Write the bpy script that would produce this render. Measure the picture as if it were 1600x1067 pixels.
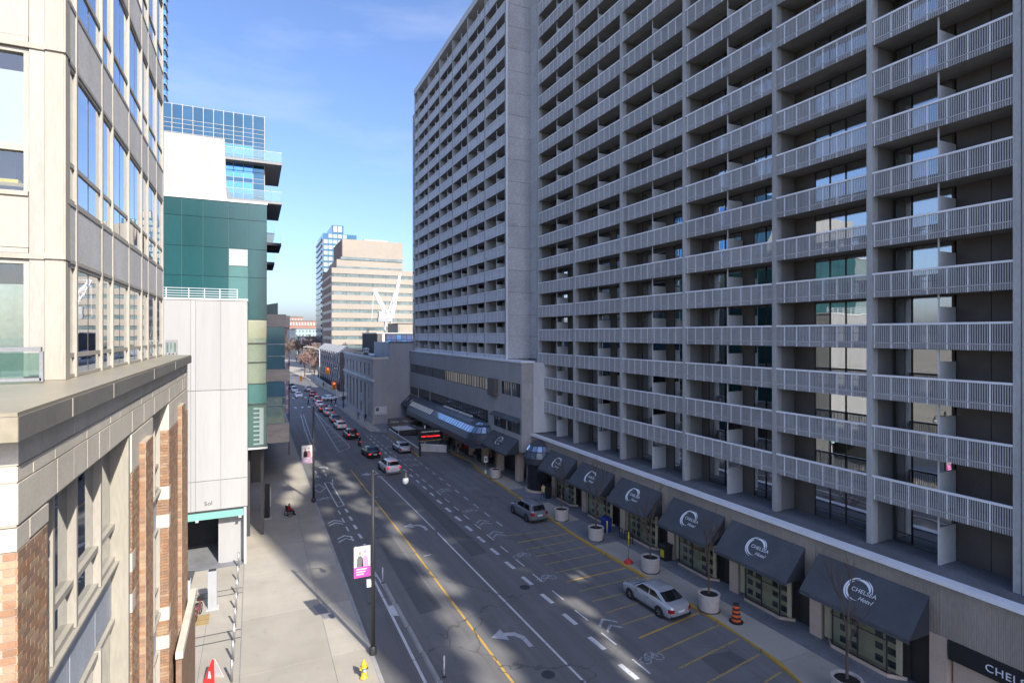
import bpy, math, random
from mathutils import Vector, Matrix
R = random.Random(7)
rad = math.radians
for o in list(bpy.data.objects): bpy.data.objects.remove(o)
sc = bpy.context.scene
COL = sc.collection
# ---------------------------------------------------------------- camera, sky, sun, exposure
# world axes: X = across the street (to the right), Y = along the street, Z = up; the camera stands at X=0, Y=0
cam_d = bpy.data.cameras.new('camera'); cam = bpy.data.objects.new('camera', cam_d); COL.objects.link(cam)
cam.location = (0, 0, 17); cam.rotation_euler = (rad(90), 0, -math.atan(405/870))
cam_d.sensor_width = 36; cam_d.lens = 36*870/1600; cam_d.shift_y = -11.1/1600
cam_d.clip_start = .1; cam_d.clip_end = 5000
sc.camera = cam
SUN_AZ, SUN_EL = rad(14), rad(36)
w = bpy.data.worlds.new('World'); sc.world = w; w.use_nodes = True
nt = w.node_tree; nt.nodes.clear()
wo = nt.nodes.new('ShaderNodeOutputWorld'); bg = nt.nodes.new('ShaderNodeBackground'); sky = nt.nodes.new('ShaderNodeTexSky')
sky.sky_type = 'NISHITA'; sky.sun_disc = False; sky.sun_elevation = SUN_EL; sky.sun_rotation = math.pi-SUN_AZ
sky.altitude = 0; sky.air_density = 1.0; sky.dust_density = 2.2; sky.ozone_density = 6.5
bg.inputs['Strength'].default_value = .15
tc = nt.nodes.new('ShaderNodeTexCoord'); mp = nt.nodes.new('ShaderNodeMapping'); mp.inputs['Scale'].default_value = (1.2, 1.2, 5)
nz = nt.nodes.new('ShaderNodeTexNoise'); nz.inputs['Scale'].default_value = 1.6; nz.inputs['Detail'].default_value = 7; nz.inputs['Roughness'].default_value = .6
cr = nt.nodes.new('ShaderNodeValToRGB'); cr.color_ramp.elements[0].position = .53; cr.color_ramp.elements[1].position = .85
cr.color_ramp.elements[1].color = (.30, .30, .30, 1)
mx = nt.nodes.new('ShaderNodeMix'); mx.data_type = 'RGBA'; mx.inputs[7].default_value = (3.9, 4.0, 4.7, 1)
nt.links.new(tc.outputs['Generated'], mp.inputs[0]); nt.links.new(mp.outputs[0], nz.inputs['Vector']); nt.links.new(nz.outputs[0], cr.inputs[0])
nt.links.new(cr.outputs[0], mx.inputs[0]); tn = nt.nodes.new('ShaderNodeMix'); tn.data_type = 'RGBA'; tn.blend_type = 'MULTIPLY'; tn.inputs[0].default_value = 1; tn.inputs[7].default_value = (1.0, .91, .94, 1); nt.links.new(sky.outputs[0], tn.inputs[6]); nt.links.new(tn.outputs[2], mx.inputs[6]); nt.links.new(mx.outputs[2], bg.inputs[0]); nt.links.new(bg.outputs[0], wo.inputs[0])
sd = bpy.data.lights.new('sun', 'SUN'); sd.energy = 3.6; sd.angle = rad(.53); sd.color = (1, .94, .84)
sun = bpy.data.objects.new('sun', sd); COL.objects.link(sun)
to_sun = Vector((math.sin(SUN_AZ)*math.cos(SUN_EL), -math.cos(SUN_AZ)*math.cos(SUN_EL), math.sin(SUN_EL)))
sun.rotation_euler = to_sun.to_track_quat('Z', 'Y').to_euler(); sun.location = (40, -120, 150)
vs = sc.view_settings; vs.view_transform = 'Standard'; vs.look = 'None'; vs.gamma = 1; vs.use_curve_mapping = False; vs.exposure = 1.02
sc.render.engine = 'CYCLES'; sc.cycles.max_bounces = 7; sc.cycles.transparent_max_bounces = 12
sc.cycles.caustics_reflective = False; sc.cycles.caustics_refractive = False

# ---------------------------------------------------------------- materials
MAT = {}
def mat(name, col, rough=.8, var=.15, scale=.6, bump=0, bscale=30, metal=0, ior=1.5, fine=.08, emit=0, streak=0, coat=0):
    m = bpy.data.materials.new(name); m.use_nodes = True; t = m.node_tree; b = t.nodes['Principled BSDF']
    b.inputs['Roughness'].default_value = rough; b.inputs['Metallic'].default_value = metal; b.inputs['IOR'].default_value = ior
    if coat: b.inputs['Coat Weight'].default_value = coat; b.inputs['Coat Roughness'].default_value = .05
    g = t.nodes.new('ShaderNodeNewGeometry')
    N = t.nodes.new; L = t.links.new
    if var or fine:
        n1 = N('ShaderNodeTexNoise'); n1.inputs['Scale'].default_value = scale; n1.inputs['Detail'].default_value = 6; n1.inputs['Roughness'].default_value = .65
        src = g.outputs['Position']
        if streak:
            q = N('ShaderNodeMapping'); q.inputs['Scale'].default_value = (1, 1, streak); L(src, q.inputs[0]); src = q.outputs[0]
        L(src, n1.inputs['Vector'])
        n2 = N('ShaderNodeTexNoise'); n2.inputs['Scale'].default_value = scale*22; n2.inputs['Detail'].default_value = 3; L(src, n2.inputs['Vector'])
        r1 = N('ShaderNodeMapRange'); r1.inputs[1].default_value = .3; r1.inputs[2].default_value = .7; r1.inputs[3].default_value = 1-var; r1.inputs[4].default_value = 1+var
        r2 = N('ShaderNodeMapRange'); r2.inputs[1].default_value = .3; r2.inputs[2].default_value = .7; r2.inputs[3].default_value = 1-fine; r2.inputs[4].default_value = 1+fine
        L(n1.outputs[0], r1.inputs[0]); L(n2.outputs[0], r2.inputs[0])
        mm = N('ShaderNodeMath'); mm.operation = 'MULTIPLY'; L(r1.outputs[0], mm.inputs[0]); L(r2.outputs[0], mm.inputs[1])
        oi = N('ShaderNodeObjectInfo'); r3 = N('ShaderNodeMapRange'); r3.inputs[3].default_value = 1-var*.5; r3.inputs[4].default_value = 1+var*.5; L(oi.outputs['Random'], r3.inputs[0])
        m2 = N('ShaderNodeMath'); m2.operation = 'MULTIPLY'; L(mm.outputs[0], m2.inputs[0]); L(r3.outputs[0], m2.inputs[1])
        vm = N('ShaderNodeVectorMath'); vm.operation = 'SCALE'; vm.inputs[0].default_value = col; L(m2.outputs[0], vm.inputs['Scale']); L(vm.outputs[0], b.inputs['Base Color'])
    else: b.inputs['Base Color'].default_value = (*col, 1)
    if bump:
        n3 = N('ShaderNodeTexNoise'); n3.inputs['Scale'].default_value = bscale; n3.inputs['Detail'].default_value = 4; L(g.outputs['Position'], n3.inputs['Vector'])
        bp = N('ShaderNodeBump'); bp.inputs['Strength'].default_value = bump; bp.inputs['Distance'].default_value = .02; L(n3.outputs[0], bp.inputs['Height']); L(bp.outputs[0], b.inputs['Normal'])
    if emit: b.inputs['Emission Color'].default_value = (*col, 1); b.inputs['Emission Strength'].default_value = emit
    MAT[name] = m; return m
def glass(name, tint, refl, rough=.01, base=.06, wav=0.0):
    """see-through pane: tinted transmission under a mirror coat that grows towards grazing angles"""
    m = bpy.data.materials.new(name); m.use_nodes = True; t = m.node_tree; t.nodes.clear(); N = t.nodes.new; L = t.links.new
    o = N('ShaderNodeOutputMaterial'); tr = N('ShaderNodeBsdfTransparent'); tr.inputs[0].default_value = (*tint, 1)
    gl = N('ShaderNodeBsdfGlossy'); gl.inputs['Roughness'].default_value = rough; gl.inputs[0].default_value = (*refl, 1)
    fr = N('ShaderNodeLayerWeight'); fr.inputs[0].default_value = .5; r = N('ShaderNodeMapRange'); r.inputs[3].default_value = base; r.inputs[4].default_value = 1
    pw = N('ShaderNodeMath'); pw.operation = 'POWER'; pw.inputs[1].default_value = 2.5
    mxs = N('ShaderNodeMixShader')
    L(fr.outputs['Facing'], pw.inputs[0]); L(pw.outputs[0], r.inputs[0]); L(r.outputs[0], mxs.inputs[0]); L(tr.outputs[0], mxs.inputs[1]); L(gl.outputs[0], mxs.inputs[2]); L(mxs.outputs[0], o.inputs[0])
    if wav:
        g = N('ShaderNodeNewGeometry'); n = N('ShaderNodeTexNoise'); n.inputs['Scale'].default_value = .9; n.inputs['Detail'].default_value = 1; L(g.outputs['Position'], n.inputs['Vector'])
        bp = N('ShaderNodeBump'); bp.inputs['Strength'].default_value = wav; bp.inputs['Distance'].default_value = .05; L(n.outputs[0], bp.inputs['Height']); L(bp.outputs[0], gl.inputs['Normal'])
    MAT[name] = m; return m

def MIX(t, fac, a, b):
    m = t.nodes.new('ShaderNodeMix'); m.data_type = 'RGBA'
    for sock, v in ((m.inputs[0], fac), (m.inputs[6], a), (m.inputs[7], b)):
        if isinstance(v, (tuple, float, int)): sock.default_value = (*v, 1) if isinstance(v, tuple) and len(v) == 3 else v
        else: t.links.new(v, sock)
    return m.outputs[2]
def noise(t, scale, detail=5, rough=.6, stretch=(1, 1, 1)):
    g = t.nodes.new('ShaderNodeNewGeometry'); q = t.nodes.new('ShaderNodeMapping'); q.inputs['Scale'].default_value = stretch; t.links.new(g.outputs['Position'], q.inputs[0])
    n = t.nodes.new('ShaderNodeTexNoise'); n.inputs['Scale'].default_value = scale; n.inputs['Detail'].default_value = detail; n.inputs['Roughness'].default_value = rough; t.links.new(q.outputs[0], n.inputs['Vector']); return n.outputs[0]
def band_(t, v, lo, hi, a=0., b=1.):
    r = t.nodes.new('ShaderNodeMapRange'); r.inputs[1].default_value = lo; r.inputs[2].default_value = hi; r.inputs[3].default_value = a; r.inputs[4].default_value = b; t.links.new(v, r.inputs[0]); return r.outputs[0]
def plain(name, rough):
    m = bpy.data.materials.new(name); m.use_nodes = True; MAT[name] = m; b = m.node_tree.nodes['Principled BSDF']; b.inputs['Roughness'].default_value = rough; return m.node_tree, b
def cracks(t, scale, width):
    g = t.nodes.new('ShaderNodeNewGeometry'); n = t.nodes.new('ShaderNodeTexNoise'); n.inputs['Scale'].default_value = .8; n.inputs['Detail'].default_value = 4; t.links.new(g.outputs['Position'], n.inputs['Vector'])
    ad = t.nodes.new('ShaderNodeVectorMath'); ad.operation = 'MULTIPLY_ADD'; ad.inputs[1].default_value = (2.2, 2.2, 0); t.links.new(n.outputs[1], ad.inputs[0]); t.links.new(g.outputs['Position'], ad.inputs[2])
    v = t.nodes.new('ShaderNodeTexVoronoi'); v.feature = 'DISTANCE_TO_EDGE'; v.inputs['Scale'].default_value = scale; t.links.new(ad.outputs[0], v.inputs['Vector'])
    mm = t.nodes.new('ShaderNodeMath'); mm.operation = 'MULTIPLY'; t.links.new(band_(t, v.outputs['Distance'], 0, width, 1., 0.), mm.inputs[0]); t.links.new(band_(t, noise(t, .12, 2), .42, .55), mm.inputs[1]); return mm.outputs[0]
def tarmac(name, col):
    t, b = plain(name, .82); k = lambda f: tuple(c*f for c in col)
    c = MIX(t, band_(t, noise(t, .8, 6, .62, (1.3, .05, 1)), .34, .66), k(.72), k(1.22))     # wear along the lanes
    c = MIX(t, band_(t, noise(t, .25, 5), .55, .72), c, k(1.3)); c = MIX(t, band_(t, noise(t, 1.1, 4), .66, .74, 0., .55), c, k(.5))      # bleached and oily patches
    c = MIX(t, band_(t, noise(t, 38, 3), .35, .65, 0., .5), c, k(1.45)); c = MIX(t, cracks(t, .16, .008), c, k(.6)); t.links.new(c, b.inputs['Base Color'])
    bp = t.nodes.new('ShaderNodeBump'); bp.inputs['Strength'].default_value = .3; bp.inputs['Distance'].default_value = .02; t.links.new(noise(t, 60, 3), bp.inputs['Height']); t.links.new(bp.outputs[0], b.inputs['Normal'])
    t.links.new(band_(t, noise(t, 1.1, 4), .6, .74, .85, .5), b.inputs['Roughness'])
def paint(name, col, wear):
    t, b = plain(name, .7); c = MIX(t, band_(t, noise(t, 1.2, 4), .3, .7), tuple(x*.82 for x in col), col)
    c = MIX(t, band_(t, noise(t, 7, 8, .75), wear-.13, wear+.02, 1., 0.), c, (.12, .12, .12)); c = MIX(t, cracks(t, .16, .012), c, (.05, .05, .05)); t.links.new(c, b.inputs['Base Color'])
def stained(name, col):
    t, b = plain(name, .88); k = lambda f: tuple(c*f for c in col)
    c = MIX(t, band_(t, noise(t, .4, 6), .3, .7), k(.84), k(1.1)); c = MIX(t, band_(t, noise(t, 2.2, 5, .7), .60, .74, 0., .6), c, k(.62)); c = MIX(t, band_(t, noise(t, 9, 2), .70, .76, 0., .5), c, k(.55)); c = MIX(t, band_(t, noise(t, 45, 3), .35, .65, 0., .35), c, k(1.18)); 
    oi = t.nodes.new('ShaderNodeObjectInfo'); hs = t.nodes.new('ShaderNodeHueSaturation'); t.links.new(band_(t, oi.outputs['Random'], 0, 1, .9, 1.08), hs.inputs['Value']); t.links.new(c, hs.inputs['Color']); t.links.new(hs.outputs[0], b.inputs['Base Color'])
def ribbed(name, col, freq, axis, depth=.5, **k):
    m = mat(name, col, **k); t = m.node_tree; b = t.nodes['Principled BSDF']; N = t.nodes.new
    g = N('ShaderNodeNewGeometry'); wv = N('ShaderNodeTexWave'); wv.bands_direction = axis; wv.inputs['Scale'].default_value = freq; wv.inputs['Distortion'].default_value = 0
    t.links.new(g.outputs['Position'], wv.inputs['Vector']); bp = N('ShaderNodeBump'); bp.inputs['Strength'].default_value = depth; bp.inputs['Distance'].default_value = .03
    t.links.new(wv.outputs[1], bp.inputs['Height']); t.links.new(bp.outputs[0], b.inputs['Normal']); return m

tarmac('asphalt', (.142, .140, .138))
tarmac('asphalt_old', (.160, .158, .156))
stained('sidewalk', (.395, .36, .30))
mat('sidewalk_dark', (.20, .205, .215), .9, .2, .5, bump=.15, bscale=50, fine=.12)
mat('kerb', (.33, .33, .32), .85, .15, 1)
paint('paint_white', (.66, .67, .68), .43)
paint('paint_white_worn', (.52, .53, .55), .45)
paint('paint_faded', (.50, .51, .53), .53)
tarmac('asphalt_dark', (.095, .095, .096))
paint('paint_yellow', (.62, .37, .06), .42)
paint('paint_yellow_worn', (.46, .33, .10), .50)
mat('dirt_ground', (.19, .17, .125), .95, .3, .08)
mat('concrete', (.52, .525, .505), .85, .2, .7, bump=.12, bscale=20, fine=.1, streak=.22)
mat('column_grey', (.40, .405, .395), .85, .2, .7, bump=.12, bscale=20, fine=.1, streak=.22)
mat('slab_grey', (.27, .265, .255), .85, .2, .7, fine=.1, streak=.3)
mat('picket_skylit', (.62, .66, .71), .6, .1, .8, fine=.06)  # wing pickets: lighter, bluer sky light painted into the picket colour
mat('picket', (.47, .47, .47), .6, .14, .8, fine=.06, streak=.2)
mat('concrete_pale', (.58, .59, .58), .8, .1, .5, fine=.06, streak=.3)
mat('concrete_rail', (.84, .85, .86), .6, .08, .7, fine=.05)
mat('concrete_panel', (.46, .465, .465), .9, .12, .4, bump=.6, bscale=9, fine=.22)
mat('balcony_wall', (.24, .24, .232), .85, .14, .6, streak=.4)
mat('bronze', (.045, .038, .034), .5, .15, 1)
mat('brown_panel', (.10, .086, .076), .6, .15, .8)
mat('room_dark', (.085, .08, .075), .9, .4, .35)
mat('curtain', (.55, .54, .50), .9, .2, .7, fine=.05)
mat('curtain_grey', (.33, .36, .35), .9, .15, .7)
ribbed('podium_rib', (.36, .305, .25), 5.2, 'Y', .7, rough=.9, var=.14, scale=.4, streak=.3)
mat('annex_wall', (.40, .385, .37), .9, .13, .25, bump=.1, bscale=25, streak=.3)
mat('beige_stone', (.60, .455, .345), .85, .12, .8)
mat('lattice_tan', (.50, .44, .28), .8, .15, 1)
mat('awning', (.078, .085, .093), .75, .2, .8, fine=.12, bump=.1, bscale=80)
mat('awning_side', (.035, .04, .046), .8, .1, .5)
mat('logo_white', (.80, .82, .84), .6, .04, 1, fine=0)
mat('black_metal', (.018, .018, .02), .45, .1, 1)
mat('dark_metal', (.05, .052, .056), .5, .15, 1)
mat('grey_metal', (.33, .34, .35), .4, .1, 1, metal=.6)
mat('cream', (.38, .352, .295), .6, .13, 1.2, fine=.08, streak=.15)
mat('cream_panel', (.41, .375, .31), .65, .09, 1.0, fine=.05, streak=.3)
mat('frame_cream', (.41, .385, .335), .55, .12, 1.5, fine=.08, streak=.2)
mat('spandrel', (.60, .60, .60), .8, .12, 1.4, bump=.15, bscale=25, fine=.13, streak=.5)
mat('spandrel_blue', (.42, .46, .53), .7, .12, 1.0, fine=.1)
mat('coping_sunlit', (.365, .325, .24), .4, .08, .6, metal=.25)  # golden sunlit look of the grey coping's top and nose, painted in
mat('coping_grey', (.20, .19, .17), .5, .12, 1.2)
mat('stone_block', (.60, .55, .465), .85, .1, 1.5, bump=.1, bscale=40, fine=.07)
mat('mortar', (.42, .37, .30), .95, .12, 3)
mat('brick_a', (.36, .205, .12), .9, .2, 5, bump=.3, bscale=60, fine=.12)
mat('brick_b', (.41, .285, .185), .9, .2, 5, bump=.3, bscale=60, fine=.12)
mat('brick_c', (.30, .19, .13), .9, .2, 5, bump=.3, bscale=60, fine=.12)
mat('white_panel', (.385, .383, .375), .55, .085, .5, fine=.03, streak=.08)
mat('white_grey', (.45, .46, .48), .7, .06, .5)
mat('teal_panel', (.012, .072, .078), .22, .16, .25, fine=.05, ior=1.6, streak=.25)
mat('teal_light', (.07, .17, .165), .3, .12, .4)
mat('teal_joint', (.17, .23, .23), .6, .05, 1)
mat('mint', (.20, .47, .40), .5, .08, 1)
mat('yellow_wall', (.42, .42, .33), .8, .12, .3)
mat('louver', (.62, .64, .63), .6, .05, 1)
mat('tower_glass', (.10, .30, .68), .04, .15, .06, metal=.75, fine=0)
mat('tower_glass_dark', (.05, .125, .19), .06, .2, .12, metal=.75, fine=0)
mat('tower_mullion', (.46, .46, .45), .5, .05, 1)
mat('navy_glass', (.035, .06, .17), .08, .2, .3, ior=1.7)
mat('soffit', (.30, .30, .30), .9, .05, .5)
mat('tan_fascia', (.50, .455, .40), .7, .18, .6, streak=3)
mat('office_beige', (.325, .29, .24), .85, .06, .06, fine=.04)
mat('office_shade_brown', (.20, .15, .13), .85, .08, .06)  # shade of the unlit office side painted in; also the shed's brown
mat('office_window', (.12, .17, .18), .12, .35, .5, ior=1.6)
mat('bank_stone', (.40, .385, .375), .9, .12, .25, bump=.15, bscale=6, fine=.06)
mat('bank_side', (.37, .385, .405), .9, .12, .18, fine=.06, streak=.25)
mat('window_dark', (.018, .02, .024), .08, .2, .5, ior=1.6, fine=0)
mat('strip_glass', (.075, .10, .115), .06, .35, .5, ior=1.9, fine=0)
mat('roof_dark', (.05, .05, .055), .9, .15, .5)
mat('roof_grey', (.20, .20, .21), .9, .2, .3)
mat('red_brick_far', (.30, .17, .125), .9, .12, .1)
mat('pale_teal_far', (.30, .43, .43), .8, .1, .1)
mat('white_far', (.40, .40, .39), .8, .08, .1)
mat('bark', (.115, .082, .062), .95, .2, 3)
mat('twig', (.26, .20, .17), .95, .25, .6)
mat('twig_pink', (.33, .215, .19), .95, .25, .6)
mat('tyre', (.016, .016, .017), .85, .1, 4)
mat('rim', (.42, .43, .45), .3, .05, 4, metal=.8, fine=0)
mat('car_glass', (.010, .012, .013), .04, .1, 2, ior=1.6, fine=0)
mat('plastic_black', (.02, .02, .021), .6, .1, 3)
mat('tail_red', (.32, .008, .01), .25, .05, 3, fine=0)
mat('brake_red', (1.0, .06, .05), .3, 0, 1, fine=0, emit=.28)
mat('head_lamp', (.6, .62, .65), .1, .05, 2, ior=1.6)
mat('plate', (.7, .71, .74), .5, .03, 2)
for n_, c_ in dict(car_silver=(.42, .44, .47), car_grey=(.20, .215, .235), car_white=(.74, .74, .75), car_black=(.012, .012, .014), car_darkred=(.13, .012, .02), car_red=(.30, .02, .02), car_navy=(.02, .025, .045), car_steel=(.30, .31, .33)).items():
    mat(n_, c_, .3, .03, 1, fine=0, metal=.35 if 'silver' in n_ or 'grey' in n_ or 'steel' in n_ else 0, coat=.8)
mat('planter', (.50, .45, .40), .9, .1, 3, bump=.3, bscale=40, fine=.1)
mat('soil', (.02, .016, .013), .95, .2, 6)
mat('orange', (.75, .12, .02), .5, .08, 2)
mat('red_paint', (.55, .03, .025), .5, .1, 2)
mat('hydrant_yellow', (.72, .50, .03), .45, .1, 3)
mat('blue_bin', (.012, .035, .22), .5, .1, 3)
mat('signal_yellow', (.80, .27, .02), .5, .05, 2)
mat('signal_red', (1, .05, .03), .4, 0, 1, fine=0, emit=4)
mat('led_red', (1, .02, .03), .5, 0, 1, fine=0, emit=1.6)
mat('led_grey', (.5, .55, .55), .5, 0, 1, fine=0, emit=.25)
mat('magenta', (.62, .07, .36), .7, .06, 2)
mat('banner_pale', (.74, .72, .70), .7, .05, 2)
mat('lilac', (.46, .28, .42), .7, .1, 2)
mat('sign_white', (.62, .63, .65), .5, .05, 2)
mat('sign_blue', (.04, .22, .55), .5, .05, 2)
mat('skin', (.42, .25, .17), .6, .06, 5)
mat('hair', (.025, .018, .013), .8, .1, 5)
for n_, c_ in dict(cloth_black=(.016, .016, .019), cloth_navy=(.025, .032, .06), cloth_jean=(.06, .10, .19), cloth_grey=(.14, .14, .15), cloth_red=(.42, .02, .025), cloth_yellow=(.55, .42, .16), cloth_white=(.62, .60, .58), cloth_pink=(.42, .16, .2)).items(): mat(n_, c_, .9, .12, 4)
mat('plywood', (.36, .25, .11), .8, .15, 2)
mat('crane_white', (.75, .75, .74), .5, .05, 1)
mat('canopy_frame', (.05, .055, .065), .5, .1, 1)
mat('canopy_glass', (.36, .45, .56), .06, .25, .8, metal=.7, fine=0)
mat('canopy_lit', (.85, .78, .62), .35, .1, 1)  # warm lit look of the far panes, painted as a pale colour
mat('terrace', (.16, .165, .175), .9, .25, .5, fine=.15)
mat('ped_pole', (.035, .036, .04), .5, .1, 1)
glass('hotel_glass', (.72, .75, .74), (.95, .97, 1), .012, .42, .05)
glass('left_glass', (.35, .40, .42), (.95, .97, 1), .012, .30, .06)
glass('clear_glass', (.88, .93, .91), (1, 1, 1), .02, .10)
glass('green_glass', (.62, .78, .75), (.9, 1, 1), .03, .12)
glass('shop_glass', (.88, .9, .87), (.9, .95, 1), .02, .04)

# ---------------------------------------------------------------- mesh helpers
ORG = {}
class MB:
    def __init__(s): s.v = []; s.f = []; s.m = []; s.sm = []
    def add(s, vs, fs, m=0, smooth=False):
        b = len(s.v); s.v += [tuple(p) for p in vs]
        for f in fs: s.f.append([b+i for i in f]); s.m.append(m); s.sm.append(smooth)
        return s
    def box(s, x0, x1, y0, y1, z0, z1, m=0):
        return s.add([(x0,y0,z0),(x1,y0,z0),(x1,y1,z0),(x0,y1,z0),(x0,y0,z1),(x1,y0,z1),(x1,y1,z1),(x0,y1,z1)], [(0,3,2,1),(4,5,6,7),(0,1,5,4),(1,2,6,5),(2,3,7,6),(3,0,4,7)], m)
    def bar(s, a, b, w, h=None, m=0):
        """box from a to b with a w x h section"""
        a = Vector(a); b = Vector(b); h = h or w; d = (b-a).normalized(); up = Vector((0,0,1)) if abs(d.z) < .95 else Vector((0,1,0))
        x = d.cross(up).normalized()*w/2; y = x.cross(d).normalized()*h/2
        return s.add([a-x-y,a+x-y,a+x+y,a-x+y,b-x-y,b+x-y,b+x+y,b-x+y], [(0,3,2,1),(4,5,6,7),(0,1,5,4),(1,2,6,5),(2,3,7,6),(3,0,4,7)], m)
    def cyl(s, a, b, r0, r1=None, n=10, m=0, smooth=True, caps=True):
        a = Vector(a); b = Vector(b); r1 = r0 if r1 is None else r1; d = (b-a).normalized(); up = Vector((0,0,1)) if abs(d.z) < .95 else Vector((0,1,0))
        x = d.cross(up).normalized(); y = x.cross(d).normalized(); P = []
        for c, r in ((a, r0), (b, r1)):
            for i in range(n): t = 2*math.pi*i/n; P.append(c+x*math.cos(t)*r+y*math.sin(t)*r)
        k = len(s.v); s.add(P, [(i,(i+1)%n,n+(i+1)%n,n+i) for i in range(n)], m, smooth)
        if caps:
            for f in (list(range(n))[::-1], list(range(n, 2*n))): s.f.append([k+i for i in f]); s.m.append(m); s.sm.append(False)
        return s
    def lathe(s, prof, c=(0,0,0), n=24, m=0, smooth=True, a0=0, a1=2*math.pi):
        full = abs(a1-a0-2*math.pi) < 1e-6; k = n if full else n+1; P = []
        for r, z in prof:
            for i in range(k): t = a0+(a1-a0)*i/n; P.append((c[0]+r*math.cos(t), c[1]+r*math.sin(t), c[2]+z))
        F = []
        for j in range(len(prof)-1):
            for i in range(n if full else n): F.append((j*k+i, j*k+(i+1)%k, (j+1)*k+(i+1)%k, (j+1)*k+i))
        return s.add(P, F, m, smooth)
    def prism(s, poly, axis, a, b, m=0):
        """polygon of (u,v) pushed along axis from a to b; axis 'x': (y,z), 'y': (x,z), 'z': (x,y)"""
        e = {'x': lambda u, v, q: (q, u, v), 'y': lambda u, v, q: (u, q, v), 'z': lambda u, v, q: (u, v, q)}[axis]; n = len(poly)
        P = [e(u, v, a) for u, v in poly]+[e(u, v, b) for u, v in poly]
        return s.add(P, [list(range(n))[::-1], list(range(n, 2*n))]+[(i,(i+1)%n,n+(i+1)%n,n+i) for i in range(n)], m)
    def mesh(s, name, mats, off=(0,0,0)):
        me = bpy.data.meshes.new(name); me.from_pydata([(x-off[0], y-off[1], z-off[2]) for x, y, z in s.v], [], s.f)
        for q in ([mats] if isinstance(mats, str) else mats): me.materials.append(MAT[q])
        me.polygons.foreach_set('material_index', s.m); me.polygons.foreach_set('use_smooth', s.sm); me.update(); return me
    def build(s, name, mats, parent=None, loc=None):
        """mesh in world coordinates (or, with loc, in its own coordinates placed at world point loc)"""
        po = ORG.get(parent, Vector((0,0,0)))
        me = s.mesh(name, mats, (0,0,0) if loc is not None else po)
        return put(name, me, parent, loc if loc is not None else po)
def put(name, me, parent=None, loc=(0,0,0), rz=0):
    o = bpy.data.objects.new(name, me); COL.objects.link(o); po = ORG.get(parent, Vector((0,0,0)))
    if parent: o.parent = parent
    o.location = Vector(loc)-po; o.rotation_euler.z = rz; ORG[o] = Vector(loc); return o
def sub(name, me, parent, loc=(0,0,0), rz=0):
    """child placed in its parent's own frame"""
    o = bpy.data.objects.new(name, me); COL.objects.link(o); o.parent = parent; o.location = loc; o.rotation_euler.z = rz; ORG[o] = ORG.get(parent, Vector((0,0,0)))+Vector(loc); return o
def tag(o, label=None, cat=None, group=None, kind=None):
    if label: o['label'] = label
    if cat: o['category'] = cat
    if group: o['group'] = group
    if kind: o['kind'] = kind
    return o
def thing(name, label, cat, loc=(0,0,0), rz=0, group=None):
    o = bpy.data.objects.new(name, None); COL.objects.link(o); o.location = loc; o.rotation_euler.z = rz; o.empty_display_size = .3; ORG[o] = Vector(loc)
    return tag(o, label, cat, group)
def copy_tree(o, parent=None):
    c = o.copy(); COL.objects.link(c)
    if parent: c.parent = parent
    for ch in list(o.children): copy_tree(ch, c)
    return c
def B(*a, m=0): return MB().box(*a, m=m)
def text_mesh(s, size, mat_name, ext=.01, name='lettering', shear=0, spacing=1):
    cu = bpy.data.curves.new('t', 'FONT'); cu.body = s; cu.size = size; cu.extrude = ext; cu.align_x = 'CENTER'; cu.align_y = 'CENTER'; cu.shear = shear; cu.space_character = spacing; cu.resolution_u = 3
    o = bpy.data.objects.new('t', cu); COL.objects.link(o); dg = bpy.context.evaluated_depsgraph_get(); dg.update()
    me = bpy.data.meshes.new_from_object(o.evaluated_get(dg)); bpy.data.objects.remove(o); bpy.data.curves.remove(cu); me.name = name; me.materials.clear(); me.materials.append(MAT[mat_name]); return me
def orient(o, origin, ex, ey):
    """place an object so that its local x and y run along the world directions ex and ey"""
    ex = Vector(ex).normalized(); ey = Vector(ey); ey = (ey-ex*ey.dot(ex)).normalized(); ez = ex.cross(ey)
    q = Matrix((ex, ey, ez)).transposed().to_4x4(); q.translation = Vector(origin)
    p = o.parent
    po = ORG.get(p, Vector((0,0,0))) if p else Vector((0,0,0)); q.translation -= po; o.matrix_local = q
# ---------------------------------------------------------------- ground, road, pavements
def struct(o, kind='structure'): o['kind'] = kind; return o
def sheet(name, x0, x1, y0, y1, z, m, parent=None): return MB().add([(x0,y0,z),(x1,y0,z),(x1,y1,z),(x0,y1,z)], [(0,1,2,3)]).build(name, m, parent)
struct(sheet('ground', -4000, 4000, -3000, 5000, -.05, 'dirt_ground'))
road = struct(MB().add([(5.6,-120,0),(31,-120,0),(31,98,0),(21,98,0),(21,140,0),(140,140,0),(140,157,0),(21,157,0),(19,215,0),(2,460,0),(-16,460,0),(7,215,0),(7,157,0),(-120,157,0),(-120,140,0),(5.6,140,0)],
    [(0,1,2,3,4,15),(4,5,6,7,12,13,14,15),(7,8,11,12),(8,9,10,11)]).build('road', 'asphalt'))
CURB = [(20.4,-60),(20.4,6),(21.2,10),(22.6,14.5),(24.2,18.8),(24.65,21),(24.88,23),(24.78,27),(24.74,32),(24.5,40),(24.8,46),(25.2,58),(25.5,65),(26.25,69.5),(25.7,76)]
def curb_t(s):
    for (a, b), (c, d) in zip(CURB, CURB[1:]):
        if b <= s <= d: return a+(c-a)*(s-b)/(d-b)
    return CURB[-1][0]
def slab(parent, poly, z0=.10, z1=.13, g=.012, m='sidewalk'):
    cx = sum(p[0] for p in poly)/len(poly); cy = sum(p[1] for p in poly)/len(poly)
    q = [(x+(g if x < cx else -g), y+(g if y < cy else -g)) for x, y in poly]
    return MB().prism(q, 'z', z0, z1).build('paving_slab', m, parent)
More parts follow.
